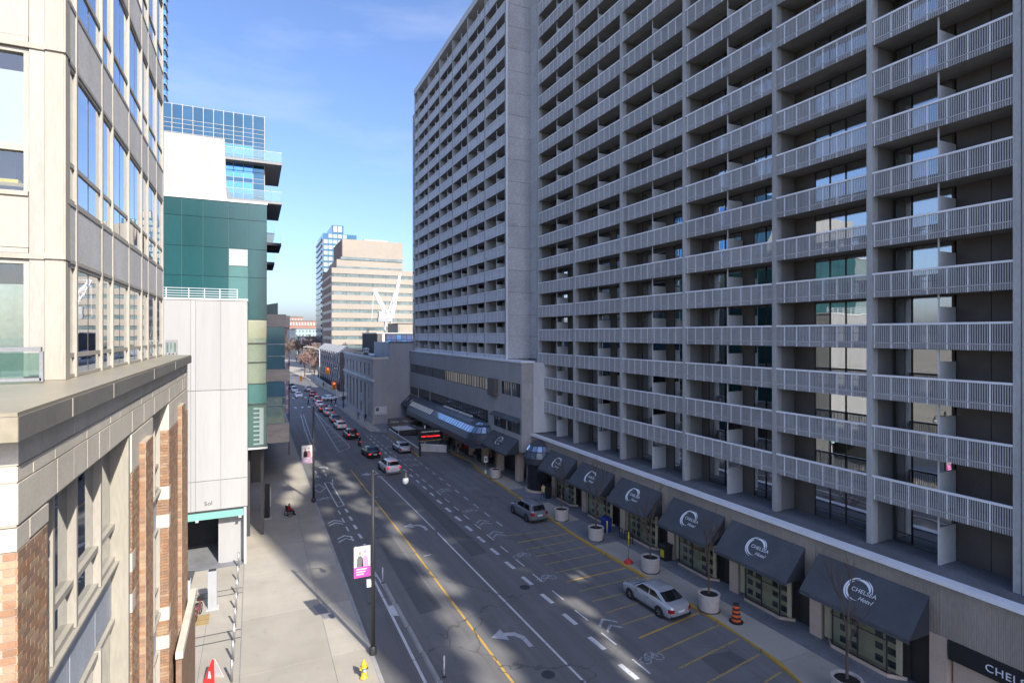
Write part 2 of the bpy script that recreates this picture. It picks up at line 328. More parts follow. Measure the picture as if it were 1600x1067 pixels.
# left pavement and the forecourt beside it
pl = struct(MB().box(-14, 5.6, -30, 140, -.02, .112).build('pavement_left', 'sidewalk_dark'))
B(5.6, 5.8, -30, 140, -.03, .125).build('kerb', 'kerb', pl)
ys = [12, 18.2, 24.3, 30.5, 36.5, 42.45, 48.4, 54.4, 60.4, 66.4, 72.5, 78.5, 85, 92, 99, 106, 114, 122, 130, 139]
for a, b in zip(ys, ys[1:]):
    slab(pl, [(-.58,a),(3.75,a),(3.75,b),(-.58,b)]); slab(pl, [(3.75,a),(5.6,a),(5.6,b),(3.75,b)])
for a, b in zip([21, 25.2, 29.5, 34.55, 35.5, 40.5, 41.3, 45.4], [25.2, 29.5, 34.55, 35.5, 40.5, 41.3, 45.4]):
    slab(pl, [(-2.45,a),(-.6,a),(-.6,b),(-2.45,b)]); slab(pl, [(-7,a),(-2.45,a),(-2.45,b),(-7,b)])
for s in (34.55, 35.5, 40.5, 41.3): MB().box(-5.5, -.62, s-.045, s+.045, .131, .136).build('drain_grate', 'dark_metal', pl)
MB().prism([(3.38,36.58),(4.0,36.75),(4.5,34.62),(3.83,34.62)], 'z', .131, .137).build('access_cover', 'sidewalk_dark', pl)
# right pavement
pr_poly = [(t+.2, s) for t, s in CURB]+[(25.7,98),(33,98),(33,-60)]
pr = struct(MB().prism(pr_poly, 'z', -.02, .112).build('pavement_right', 'sidewalk_dark'))
ys = [9, 14.6, 20.2, 26.0, 31.8, 37.6, 43.4, 49.2, 55, 60.8, 66.5, 72.2, 78, 86, 97]
for a, b in zip(ys, ys[1:]):
    mid = 27.0 if b < 60 else 27.3
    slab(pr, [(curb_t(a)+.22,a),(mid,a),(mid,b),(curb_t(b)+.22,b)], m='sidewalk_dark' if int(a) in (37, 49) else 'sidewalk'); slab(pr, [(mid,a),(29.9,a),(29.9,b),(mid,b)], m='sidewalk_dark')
k = MB()
for (a, b), (c, d) in zip(CURB[1:], CURB[2:]): k.add([(a,b,0),(c,d,0),(c+.2,d,0),(a+.2,b,0),(a,b,.128),(c,d,.128),(c+.2,d,.128),(a+.2,b,.128)], [(4,7,6,5),(0,1,5,4)][::1])
k.build('yellow_kerb', 'paint_yellow', pr)
# pale concrete gutter strip along the kerb
gk = MB()
for (a, b), (c, d) in zip(CURB[4:], CURB[5:]): gk.add([(a-.95,b,.003),(a-.004,b,.003),(c-.004,d,.003),(c-.95,d,.003)], [(0,1,2,3)])
gk.build('gutter', 'asphalt_old', pr)
# pavement by the bank, and beyond the crossing
pb = struct(MB().prism([(21.6,94.5),(18.5,98),(18.2,104),(18.2,136),(19.6,140),(40,140),(40,94.5)], 'z', -.02, .112).build('pavement_bank', 'sidewalk_dark'))
ys = [98, 104, 110, 116, 122, 128, 135]
for a, b in zip(ys, ys[1:]): slab(pb, [(18.5,a),(20.4,a),(20.4,b),(18.5,b)])
B(18.16, 18.36, 104, 136, 0, .128).build('kerb', 'kerb', pb)
struct(MB().prism([(21,157),(90,157),(90,460),(3,460),(19.2,215)], 'z', -.02, .12).build('pavement_far_right', 'sidewalk'))
struct(MB().prism([(-90,157),(7,157),(6.8,215),(-17,460),(-90,460)], 'z', -.02, .12).build('pavement_far_left', 'sidewalk'))
# lane markings, each a painted sheet 4 mm above the asphalt
def stripe(name, pts, wd, m, z=.004):
    b = MB()
    for (x0, y0), (x1, y1) in zip(pts, pts[1:]):
        d = Vector((x1-x0, y1-y0)).normalized(); n = Vector((-d.y, d.x))*wd/2
        b.add([(x0-n.x,y0-n.y,z),(x0+n.x,y0+n.y,z),(x1+n.x,y1+n.y,z),(x1-n.x,y1-n.y,z)], [(0,3,2,1)])
    return b.build(name, m, road)
def poly(name, pts, m, z=.004): return MB().add([(x,y,z) for x, y in pts], [list(range(len(pts)))]).build(name, m, road)
stripe('centre_line', [(11.65,-20),(11.5,35),(11.5,45),(11.15,72)], .13, 'paint_yellow')
stripe('lane_line', [(14.85,-20),(14.72,23),(14.45,40),(14.3,50),(13.75,71)], .13, 'paint_white')
s = 8.0
while s < 96:
    poly('dash_line', [(17.08+.006*s*0,s),(17.36,s),(17.3,s+1.4),(17.02,s+1.4)] if s < 56 else [(17.2,s),(17.4,s),(17.4,s+1.4),(17.2,s+1.4)], 'paint_white')
    poly('dash_line', [(18.02,s+.1),(18.12,s+.1),(18.08,s+1.5),(17.98,s+1.5)], 'paint_white')
    if s > 44: poly('dash_line', [(20.0,s),(20.14,s),(20.14,s+1.3),(20.0,s+1.3)], 'paint_white_worn')
    s += 2.86
def chevron(cx, cy, m='paint_faded', w_=.62):
    b = MB()
    for k in (0, .75):
        for sg in (-1, 1): b.add([(cx,cy+k,.0045),(cx,cy+k+.24,.0045),(cx+sg*w_,cy+k-.36,.0045),(cx+sg*w_,cy+k-.6,.0045)], [(0,1,2,3) if sg > 0 else (0,3,2,1)])
    return b.build('chevron', m, road)
def bike_mark(cx, cy, m='paint_faded', k=1.0):
    b = MB()
    for dx in (-.42*k, .42*k): b.lathe([(.25*k,.0045),(.32*k,.0045)], (cx+dx,cy,0), 14)
    for p, q in (((-.42,0),(-.1,.5)),((-.1,.5),(.32,.5)),((.32,.5),(.42,0)),((-.1,.5),(.05,0)),((.05,0),(.32,.5)),((-.42,0),(.05,0))):
        d = (Vector(q)-Vector(p)).normalized(); n = Vector((-d.y,d.x))*.04
        b.add([(cx+k*p[0]-n.x,cy+k*p[1]-n.y,.005),(cx+k*q[0]-n.x,cy+k*q[1]-n.y,.005),(cx+k*q[0]+n.x,cy+k*q[1]+n.y,.005),(cx+k*p[0]+n.x,cy+k*p[1]+n.y,.005)], [(0,1,2,3)])
    return b.build('bicycle_mark', m, road)
for cx, cy, kk in ((18.95,27.0,0),(19.0,23.4,1),(18.6,34.2,1),(18.75,38.5,1),(18.85,43.4,0),(18.9,46.6,0),(18.9,50.3,1),(18.95,58,0),(19,71,0),(19,74.5,0),(18.6,84,0)):
    (bike_mark if kk else chevron)(cx, cy)
for cx, cy in ((6.75,52.2),(7.0,47.8)): chevron(cx, cy, 'paint_white')
chevron(6.9, 70.0, 'paint_white_worn', .5)
bike_mark(6.75, 60.4, 'paint_white_worn', 1.1)
stripe('diamond_mark', [(6.0,65.0),(6.75,66.6),(7.3,64.6),(6.55,63.0),(6.0,65.0)], .12, 'paint_white_worn')
stripe('box_outline', [(7.43,67.0),(8.1,66.8),(8.25,57.4),(7.6,57.0),(7.43,67.0)], .13, 'paint_white')
stripe('box_outline', [(7.5,58.6),(8.2,58.6)], .1, 'paint_white')
for i in range(5):
    s = 44.6+i*2.5; poly('dash_line', [(7.45,s),(7.58,s),(7.55,s+1.3),(7.42,s+1.3)], 'paint_white'); poly('dash_line', [(8.12,s+.3),(8.36,s+.3),(8.3,s+1.5),(8.08,s+1.5)], 'paint_white')
for i in range(2): poly('dash_line', [(7.0,69.6+i*2.4),(7.12,69.6+i*2.4),(7.1,70.8+i*2.4),(6.98,70.8+i*2.4)], 'paint_white'); poly('dash_line', [(7.95,70+i*2.2),(8.1,70+i*2.2),(8.08,71.2+i*2.2),(7.93,71.2+i*2.2)], 'paint_white')
stripe('separator_line', [(9.22,126),(8.5,108),(7.9,85)], .13, 'paint_white'); stripe('separator_line', [(9.75,126),(9.1,108),(8.35,86)], .11, 'paint_white')
for i in range(9): stripe('separator_bar', [(8.0+i*.13,88+i*4.2),(8.5+i*.13,88.3+i*4.2)], .1, 'paint_white')
stripe('separator_line', [(7.68,8),(7.62,40.5)], .15, 'paint_white')
stripe('separator_line', [(8.42,8),(8.2,31),(8.0,38),(7.75,44)], .12, 'paint_white')
poly('separator_block', [(7.72,33.6),(8.02,33.4),(8.0,34.9),(7.7,34.9)], 'paint_white'); poly('separator_block', [(7.72,25.2),(8.2,25.2),(8.2,26.2),(7.7,26.2)], 'paint_white')
poly('separator_block', [(7.66,39.5),(7.9,39.5),(7.75,44),(7.66,44)], 'paint_white')
stripe('hatch_outline', [(12.4,130.5),(11.3,84.6),(11.33,83.5),(13.15,86),(13.35,88.5),(12.75,110),(12.4,130.5)], .13, 'paint_white_worn')
for s in (88.5, 92.5, 96.5, 100.5, 104.5, 108.5): stripe('hatch_bar', [(11.42+(s-84)*.0237,s-1.2),(13.35-(s-88)*.0225,s+.4)], .12, 'paint_white_worn')
def turn_arrow(x, y, k=1.0, flip=1):
    pts = [(x+flip*a*k, y+b*k) for a, b in ((.62,-1.2),(.86,-1.2),(.86,-.2),(.55,.35),(0,.55),(0,.95),(-.75,.38),(0,-.2),(0,.2),(.4,.05),(.62,-.4))]
    b = MB(); b.add([(px,py,.004) for px, py in pts], [(0,1,2,10),(10,2,3,9),(9,3,4,8),(5,6,7,8,4)]); return b.build('turn_arrow', 'paint_white_worn', road)
turn_arrow(12.75, 68.4, 1.25); turn_arrow(12.9, 48.3, 1.1); turn_arrow(12.95, 28.4, 1.1); turn_arrow(8.0, 74.6, .8)
stripe('tick_mark', [(11.9,41.6),(12.5,41.7)], .1, 'paint_white'); stripe('tick_mark', [(11.2,58.6),(11.9,58.8)], .1, 'paint_white')
for i in range(16):
    s = 17.4+i*1.577
    stripe('stall_line', [(19.62+.25*max(0,(24-s)/8),s),(curb_t(s)-.1,s+(.35 if s > 26 else .75) if s < 30 else s+.1)], .12, 'paint_yellow_worn' if i % 5 else 'paint_yellow')
stripe('stall_line', [(19.45,42.85),(24.1,42.3)], .12, 'paint_yellow_worn')
for i in range(13): stripe('stall_line', [(20.4,45.5+i*2.3),(24.2,45.6+i*2.3)], .12, 'asphalt_old')
for row in (137.2, 158.5):
    for i in range(8): poly('zebra_bar', [(7.2+i*1.5+(.9 if row > 150 else 0),row),(7.75+i*1.5+(.9 if row > 150 else 0),row),(7.75+i*1.5+(.9 if row > 150 else 0),row+2.6),(7.2+i*1.5+(.9 if row > 150 else 0),row+2.6)], 'paint_white')
stripe('stop_line', [(9.8,133.5),(14.5,133.0)], .3, 'paint_white_worn'); stripe('stop_line', [(6.2,150),(13.5,149.5)], .2, 'paint_white_worn'); stripe('stop_line', [(6.0,122.5),(8.8,122.5)], .15, 'paint_white_worn')
for i in range(9): stripe('crossing_bar', [(18.6,138+i*2.1),(20.4,138+i*2.1)], .5, 'paint_white_worn')
# asphalt repair patches, a manhole
for x0, x1, y0, y1 in ((9.2,10.7,33,47),(21.2,23.4,20.8,22.2),(12.2,13.6,88,110),(15.2,16.6,40,62),(8.8,10.4,60,84),(21,24,57,66)): poly('repair_patch', [(x0,y0),(x1,y0+.2),(x1-.1,y1),(x0+.1,y1+.3)], 'asphalt_dark' if x0 in (9.2, 21.2, 15.2) else 'asphalt_old', .0025)
for x, y in ((16.6,33.6),(10.2,52),(13.4,24.5)): MB().lathe([(0,.005),(.36,.005)], (x,y,0), 20).build('manhole_cover', 'dark_metal', road)
# concrete bumper kerbs along the cycle lane
for i, (a, b) in enumerate(((38.0,34.9),(34.8,31.9),(31.8,29.0),(28.9,26.3),(26.2,23.4),(23.3,20.5))):
    xa, xb = 8.1+.045*i, 8.14+.05*i
    p = MB().prism([(-.13,0),(.13,0),(.09,.13),(-.09,.13)], 'y', 0, math.hypot(b-a, xb-xa)-.08)
    o = tag(p.build('bumper_kerb', 'kerb', None, (xa, b, .001)), ['grey concrete bumper kerb at the far end of the cycle lane row', 'second concrete bumper kerb counted from the far end', 'third concrete bumper kerb counted from the far end', 'fourth concrete bumper kerb counted from the far end', 'concrete bumper kerb beside the near white marker post', 'concrete bumper kerb at the bottom edge of the picture'][i], 'kerb', 'concrete bumper kerbs of the cycle lane')
for x, y, lb in ((8.06,38.3,'thin white marker post at the far end of the bumper kerbs'),(8.62,26.5,'thin white marker post at the near end of the bumper kerbs'),(7.95,63.8,'white marker post standing in the painted box of the cycle lane'),(18.55,103.5,'white marker post beside the white hatchback in the queue')):
    t_ = thing('marker_post', lb, 'post', (x,y,0), group='white marker posts'); MB().lathe([(.11,0),(.11,.03),(.05,.07)], n=12).build('base', 'black_metal', t_, (x,y,0)); MB().cyl((0,0,.05),(0,0,1.05),.045,n=10).build('shaft', 'paint_white', t_, (x,y,0))
# ---------------------------------------------------------------- hotel: near tower with podium
def proj(t, s, h):
    TH = math.atan(405/870); a = math.atan2(t, s)-TH; Z = math.hypot(t, s)*math.cos(a); return 800+870*math.tan(a), 522.4+870*(17-h)/Z
FH = 2.71
hot = thing('hotel_tower', 'grey concrete hotel tower with rows of railed balconies above the awnings', 'hotel', (30.2, 35, 0))
B(33.4, 50, -8, 57.7, 0, 112).build('core', 'concrete', hot)
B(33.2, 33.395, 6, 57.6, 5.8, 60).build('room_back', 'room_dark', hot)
RC = [12.72, 19.14, 25.2, 33.42, 41.55, 49.7, 57.8]
for s in RC:
    B(30.2, 30.72, s-.14, s+.14, 5.72, 60).build('column', 'column_grey', hot)
    B(30.73, 33.19, s-.11, s+.11, 5.72, 60).build('party_wall', 'balcony_wall', hot)
B(30.25, 33.39, 6, 57.7, 60.01, 112).build('upper_storeys', 'concrete', hot)
B(31.3, 33.39, 58.0, 60.2, 5, 64).build('return_wall', 'concrete_panel', hot)
def railing(Wb, pitch, hi=1.07, lo=-.24, pm='picket'):
    b = MB().box(.0, .13, 0, Wb, hi-.1, hi).box(.03, .08, 0, Wb, .03, .08, m=1)
    n = int(Wb/pitch)
    for i in range(n+1):
        y = Wb*i/n; wd = .028 if i % 9 == 0 else .02
        b.box(.035, .075, max(0, y-wd), min(Wb, y+wd), lo, hi-.101, m=0 if i % 9 == 0 else 1)
    return b.mesh('railing', ['concrete_rail', pm])
def wavy(y0, y1, z0, z1, x, amp=.05):
    b = MB(); n = max(4, int((y1-y0)/.09)); P = []
    for i in range(n+1):
        y = y0+(y1-y0)*i/n; dx = x+amp*math.sin(i*1.9)*(.6+.4*math.sin(i*.7)); P += [(dx,y,z0),(dx,y,z1)]
    return b.add(P, [(2*i,2*i+1,2*i+3,2*i+2) for i in range(n)], 0, True)
def bay_parts(Wb, kind, pitch, pm='picket'):
    """meshes of one balcony: slab, railing, divider, frame and panes, in the bay's own frame (x inward, y from the near column)"""
    P = {}
    P['slab'] = MB().box(.085, 3.0, 0, Wb, -.2, 0).mesh('balcony', 'slab_grey')
    P['rail'] = railing(Wb, pitch, pm=pm)
    h = Wb/2
    if kind == 'single': panes = [(.75,2.3),(2.36,3.3),(3.36,4.3)]; walls = [(0,.7),(4.35,Wb)]
    elif kind == 'blank': panes = [(h+.15,h+2.0),(h+2.06,Wb-.25)]; walls = [(0,1.55),(1.58,h-.06),(h+.06,h+.12)]
    else: panes = [(.1,.98),(1.04,1.92),(1.98,h-1.05),(h+.12,h+1.6),(h+1.66,Wb-.75)]; walls = [(h-1.0,h+.08),(Wb-.7,Wb)]
    fr = MB()
    for a, b_ in walls: fr.box(1.71, 1.80, a, b_, .002, 2.5, 1)
    edges = sorted({round(q, 3) for p in panes for q in p})
    for a, b_ in panes:
        fr.box(1.69, 1.79, a-.06, a, .002, 2.5); fr.box(1.69, 1.79, b_, b_+.06, .002, 2.5); fr.box(1.70, 1.78, a, b_, .002, .09); fr.box(1.70, 1.78, a, b_, 2.42, 2.5); fr.box(1.705, 1.775, a, b_, .55, .60)
    P['frame'] = fr.mesh('window_frame', ['bronze', 'brown_panel'])
    P['panes'] = [((0,0,0), MB().box(1.735, 1.745, a+.002, b_-.002, .09, 2.42).mesh('pane', 'hotel_glass')) for a, b_ in panes]
    P['pr'] = panes
    P['div'] = MB().box(.32, 1.68, h-.05, h+.05, .002, 1.86).mesh('divider', 'concrete_pale') if kind != 'single' else None
    P['post'] = MB().box(.26, .315, h-.03, h+.03, .002, 2.5).mesh('divider_post', 'concrete_pale') if kind != 'single' else None
    return P
CURT = {}
def curtain(y0, y1, m):
    k = (round(y1-y0, 2), m)
    if k not in CURT: CURT[k] = wavy(0, y1-y0, .1, 2.45, 2.0).mesh('curtain', m)
    return CURT[k], y0
def balcony(root, P, x, y, z, R, lone_panes=True, rail=True, rest=None, pc=.65):
    o = put('balcony', P['slab'], root, (x, y, z))
    if rail: sub('railing', P['rail'], o)
    if P['div']: sub('divider', P['div'], o); sub('divider_post', P['post'], o)
    sub('window_frame', P['frame'], o)
    for k, (loc, me) in enumerate(P['panes']):
        if lone_panes: sub('pane', me, o)
        elif rest is not None: a, b_ = P['pr'][k]; rest.box(x+1.735, x+1.745, y+a+.002, y+b_-.002, z+.09, z+2.42)
    pr = P['pr']; r = R.random()
    if r < pc:
        a, b_ = R.choice([(pr[0][0], pr[0][1]), (pr[0][0], pr[1][1]), (pr[-1][0], pr[-1][1]), (pr[0][0], pr[min(2, len(pr)-1)][1])])
        me, y0 = curtain(a, b_, R.choice(['curtain', 'curtain_grey', 'curtain'])); sub('curtain', me, o, (0, y0, 0))
        if R.random() < .4: me, y0 = curtain(pr[-1][0], pr[-1][1], 'curtain'); sub('curtain', me, o, (.1, y0, 0))
    return o
KIND = ['blank', 'single', 'pair', 'pair', 'pair', 'pair']
rest = MB(); count = 0
todo = []
for i in range(6):
    sn, sf = RC[i]+.145, RC[i+1]-.145
    P = bay_parts(sf-sn, KIND[i], .095)
    top = 5.72
    for k in range(-4, 15):
        z = 16.5+FH*k
        if k > -4 and proj(30.2, sf, z-.3)[1] < -25: break
        todo.append((i, k, P, sn, z)); top = z
    B(30.4, 33.15, sn+.005, sf-.005, top+FH-.2, 60).build('upper_storeys', 'concrete', hot)
todo.sort(key=lambda q: q[3]+.3*abs(q[4]-17))
for i, k, P, sn, z in todo:
    n = len(P['panes']); lone = count+n <= 300; count += n if lone else 0
    balcony(hot, P, 30.22, sn, z+(.02 if k == -4 else 0), R, lone, k > -4, rest)
if rest.v: rest.build('pane', 'hotel_glass', hot)['kind'] = 'stuff'
# windowed end bay at the near end of the tower
B(30.6, 33.3, 4, 12.5, 5.72, 60).build('end_wall', 'annex_wall', hot)
B(30.15, 30.59, 12.0, 12.52, 5.72, 60).build('end_pier', 'annex_wall', hot)
for k in range(-4, 8):
    z = 16.5+FH*k
    B(30.15, 30.59, 4, 11.99, z+2.35, z+2.35+.75).build('end_spandrel', 'annex_wall', hot)
    f = MB().box(30.3, 30.45, 11.86, 11.98, z+.4, z+2.34).box(30.3, 30.45, 9, 11.86, z+.4, z+.5).box(30.3, 30.45, 9, 11.86, z+2.24, z+2.34).box(30.3, 30.45, 9, 9.1, z+.5, z+2.24).build('window_frame', 'bronze', hot)
    sub('pane', MB().box(30.38, 30.39, 9.1, 11.86, z+.5, z+2.24).mesh('pane', 'tower_glass', ORG[hot]), f)
# podium: ribbed wall, pale coping, terrace deck, pillars and shopfronts
for a, b_ in ((6,14.9),(14.92,21.1),(21.12,27.2),(27.22,33.3),(33.32,39.4),(39.42,45.5),(45.52,51.4),(51.42,56.25)):
    B(28.6, 28.95, a, b_, 3.2, 5.55).build('podium_panel', 'podium_rib', hot)
B(28.48, 29.0, 6, 56.25, 5.56, 5.79).build('coping', 'concrete_rail', hot)
B(29.01, 33.19, 6, 57.6, 5.4, 5.70).build('terrace_deck', 'terrace', hot)
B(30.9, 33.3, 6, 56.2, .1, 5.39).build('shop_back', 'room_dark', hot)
for s in (14.95, 21.1, 26.95, 33.0, 39.05, 45.2, 51.1): B(28.57, 29.25, s-.36, s+.36, .12, 3.19).build('pillar', 'beige_stone', hot)
PS = [15.31, 20.74, 26.59, 32.64, 38.69, 44.84, 50.74]
PN = [15.31, 21.46, 27.31, 33.36, 39.41, 45.56]
sq = MB().box(-.02, 0, -.19, .19, -.17, .17).mesh('lattice_square', 'window_dark')
for i in range(6):
    a, b_ = PN[i], PS[i+1]; c0, c1 = a+1.25, b_-.15
    B(29.3, 29.4, a, b_, .12, 3.19).build('shop_wall', 'brown_panel', hot)
    B(29.18, 29.29, c0-1.1, c0-.12, .12, 2.7).build('shop_door', 'bronze', hot)
    lat = MB().box(28.62, 28.7, c0, c1, .38, 3.0).build('lattice_screen', 'lattice_tan', hot)
    ny = int((c1-c0-.3)/.62)
    for u in range(ny):
        if u in (2, 5): continue
        for v in range(4): sub('lattice_square', sq, lat, Vector((28.618, c0+.45+u*.62, .72+v*.62))-ORG[hot])
    MB().prism([(28.9,c0-.1),(28.3,c0+.5),(28.3,c1-.6),(28.9,c1)], 'z', .12, .3).build('plinth', 'beige_stone', hot)
    for (x0, y0), (x1, y1) in (((28.88,c0),(28.36,c0+.55)),((28.36,c0+.55),(28.36,(c0+c1)/2)),((28.36,(c0+c1)/2),(28.36,c1-.65)),((28.36,c1-.65),(28.88,c1-.05))):
        d = Vector((x1-x0, y1-y0, 0)); f = MB().bar((x0,y0,.3),(x0,y0,3.18),.06).bar((x0,y0,.34),(x1,y1,.34),.06).bar((x0,y0,1.9),(x1,y1,1.9),.04).build('window_frame', 'bronze', hot)
        n = d.cross(Vector((0,0,1))).normalized()*.006; q = [Vector((x0,y0,.37)), Vector((x1,y1,.37)), Vector((x1,y1,3.15)), Vector((x0,y0,3.15))]
        sub('pane', MB().add([p-n for p in q]+[p+n for p in q], [(0,1,2,3),(7,6,5,4),(0,4,5,1),(1,5,6,2),(2,6,7,3),(3,7,4,0)]).mesh('pane', 'shop_glass', ORG[hot]), f)
B(28.5, 28.59, 8, 14.5, 2.35, 3.19).build('name_fascia', 'black_metal', hot)
o = put('name_lettering', text_mesh('CHELSEA', .46, 'logo_white', .01, spacing=1.1), hot); orient(o, (28.48, 12.1, 2.75), (0,-1,0), (0,0,1))
B(28.9, 29.0, 8, 14.5, .12, 2.34).build('entrance_panel', 'beige_stone', hot)
# ---------------------------------------------------------------- hotel: far wing on the low block
wing = thing('hotel_wing', 'far grey hotel wing with flat roofline rising above the low strip-windowed block', 'hotel', (28, 83, 0))
LC = [62.15+6.63*i for i in range(7)]+[104.2]
B(31.2, 45, 62, 104.1, 13.0, 62.5).build('core', 'room_dark', wing)
for s in LC: B(28.0, 31.19, s-.08, s+.08, 12.5, 62.6).build('column', 'column_grey', wing)
B(27.9, 45.2, 61.98, 104.4, 62.62, 63.6).build('roof_parapet', 'concrete_pale', wing)
Pw = {}
npan = 0
for i in range(7):
    sn, sf = LC[i]+.085, LC[i+1]-.085; Wb = sf-sn
    if i == 6:
        for k in range(-2, 16):
            z = 18.8+2.715*k; B(28.05, 31.1, sn, sf, z-.2, z+1.07).build('end_balcony', 'concrete_pale', wing)
        continue
    if 'p' not in Pw: Pw['p'] = bay_parts(Wb, 'pair', .13, 'picket_skylit')
    P = dict(Pw['p']); P['panes'] = P['panes'][1:4:2]; P['pr'] = P['pr'][1:4:2]
    for k in range(-2, 16):
        balcony(wing, P, 28.02, sn, 18.8+2.715*k, R, True, True, None, .3)
for k in range(18):
    z = 14.0+2.715*k; B(28.17, 31.3, 61.85, 61.98, z+.02, min(z+2.70, 63.3)).build('wall_panel', 'concrete_panel', wing)
    B(31.3, 31.44, 60.25, 61.84, z+.02, min(z+2.70, 63.3)).build('wall_panel', 'concrete_panel', wing)
B(28.05, 28.17, 61.80, 61.99, 13.9, 63.4).build('corner_trim', 'concrete_rail', wing)
B(28.9, 36, 104.5, 109.0, 10, 60.5).build('stair_tower', 'annex_wall', wing)
for k in range(17):
    for j in range(3): B(28.82, 28.9, 104.8+j*1.35, 105.7+j*1.35, 13+k*2.715, 15.3+k*2.715).build('stair_window', 'window_dark', wing)
# ---------------------------------------------------------------- low block with the entrance canopy
ann = thing('hotel_annex', 'low grey-brown hotel block with two strips of windows above the glass canopy', 'hotel', (27.4, 80, 0))
def band(z0, z1, nm, m='annex_wall', s0=56.3, s1=105.5): return B(27.4, 28.9, s0, s1, z0, z1).build(nm, m, ann)
band(3.7, 5.6, 'wall_band'); band(7.25, 9.8, 'wall_band'); band(11.4, 13.75, 'wall_band')
B(27.3, 29.0, 56.2, 105.5, 13.76, 13.95).build('coping', 'concrete_rail', ann)
B(28.91, 45, 56.3, 61.7, 5.8, 13.75).build('return_wall', 'concrete_pale', ann); B(28.91, 45, 61.71, 105.4, 3, 13.7).build('rear_block', 'annex_wall', ann)
B(29.02, 34, 58.05, 61.6, 13.76, 13.9).build('roof_deck', 'roof_grey', ann)
for z0, z1, groups in ((9.8, 11.4, ((56.75,59.0,.56),(59.3,62.0,.56),(63.6,105.2,.98))), (5.6, 7.25, ((56.75,60.3,.9),(60.7,64.3,.9),(66.2,92,.98),(92.5,99.2,.98)))):
    prev = 56.31
    for a, b_, pt_ in groups:
        B(27.45, 28.9, prev, a-.02, z0, z1).build('wall_pier', 'annex_wall', ann); prev = b_+.02
        B(27.62, 27.66, a, b_, z0, z1).build('window_back', 'strip_glass', ann) if False else None
        f = MB().box(27.5, 27.6, a, b_, z0, z0+.07).box(27.5, 27.6, a, b_, z1-.07, z1); n = max(2, round((b_-a)/pt_))
        for j in range(n+1): y = a+(b_-a)*j/n; f.box(27.5, 27.6, y-.05, y+.05, z0+.071, z1-.071)
        fo = f.build('window_frame', 'dark_metal', ann)
        for j in range(n): sub('pane', MB().box(27.54, 27.56, a+(b_-a)*j/n+.051, a+(b_-a)*(j+1)/n-.051, z0+.072, z1-.072).mesh('pane', R.choice(['strip_glass', 'strip_glass', 'window_dark'] if b_ < 92 or z0 > 9 else ['window_dark']), ORG[ann]), fo)
    B(27.45, 28.9, prev, 105.45, z0, z1).build('wall_pier', 'annex_wall', ann)
B(27.36, 27.44, 99.8, 104.8, 5.75, 7.1).build('vent_panel', 'brown_panel', ann)
b = MB().box(26.9, 27.39, 63.0, 65.2, 9.4, 11.5).build('vent_box', 'brown_panel', ann)
for a in (56.7, 60.6): MB().prism([(27.39,7.5),(26.8,7.1),(26.8,7.0),(27.39,7.0)], 'y', a, a+3.75).build('window_hood', 'awning', ann)
B(29.3, 29.6, 56.3, 105.4, .1, 3.69).build('entrance_wall', 'room_dark', ann)
for s in (58, 63.5, 68.5, 73.5, 79, 85, 91, 97): B(27.6, 28.3, s-.4, s+.4, .12, 3.69).build('pillar', 'beige_stone', ann)
for s in (60, 66, 70.5, 76, 82): B(29.2, 29.29, s-.9, s+.9, .12, 2.6).build('entrance_door', 'shop_glass', ann)
# barrel-vaulted glass canopy over the entrance
can = thing('entrance_canopy', 'long dark-framed vaulted glass canopy over the hotel entrance', 'canopy', (26, 80, 3.2))
PROF = [(27.38,5.75),(26.75,5.72),(25.9,5.35),(25.75,5.25),(24.95,4.45),(24.6,3.75)]
S0, S1 = 67.0, 97.0
MB().prism(PROF+[(24.55,3.2),(24.65,3.2),(24.75,3.7),(25.05,4.3),(25.8,5.1),(26.7,5.55),(27.38,5.6)], 'y', S0, S1).build('vault', 'canopy_frame', can)
B(24.5, 27.38, S0-3.3, S1, 3.0, 3.19).build('canopy_soffit', 'canopy_frame', can)
n = 30
for j in range(n):
    a = S0+.1+(S1-S0-.2)*j/n; c = a+(S1-S0-.2)/n-.22
    for (x0, z0), (x1, z1), nm in ((PROF[3], PROF[4], 'canopy_lit' if j > 16 else 'canopy_glass'), (PROF[1], PROF[2], 'canopy_glass')):
        if z0 > 5.6 and not 2 <= j <= 17: continue
        e = .012; nx, nz_ = (z0-z1), -(x0-x1); L_ = math.hypot(nx, nz_); nx, nz_ = -abs(nx/L_)*e, abs(nz_/L_)*e
        ax, az, bx_, bz = x0+(x1-x0)*.12, z0+(z1-z0)*.12, x0+(x1-x0)*.9, z0+(z1-z0)*.9
        MB().add([(ax+nx,a,az+nz_),(ax+nx,c,az+nz_),(bx_+nx,c,bz+nz_),(bx_+nx,a,bz+nz_),(ax,a,az),(ax,c,az),(bx_,c,bz),(bx_,a,bz)], [(0,1,2,3),(4,7,6,5),(0,4,5,1),(1,5,6,2),(2,6,7,3),(3,7,4,0)]).build('canopy_pane', nm, can)
for j in range(9): MB().box(26.78, 27.2, 71+j*1.4, 71.9+j*1.4, 5.76, 5.95).build('roof_light', 'sign_white', can)
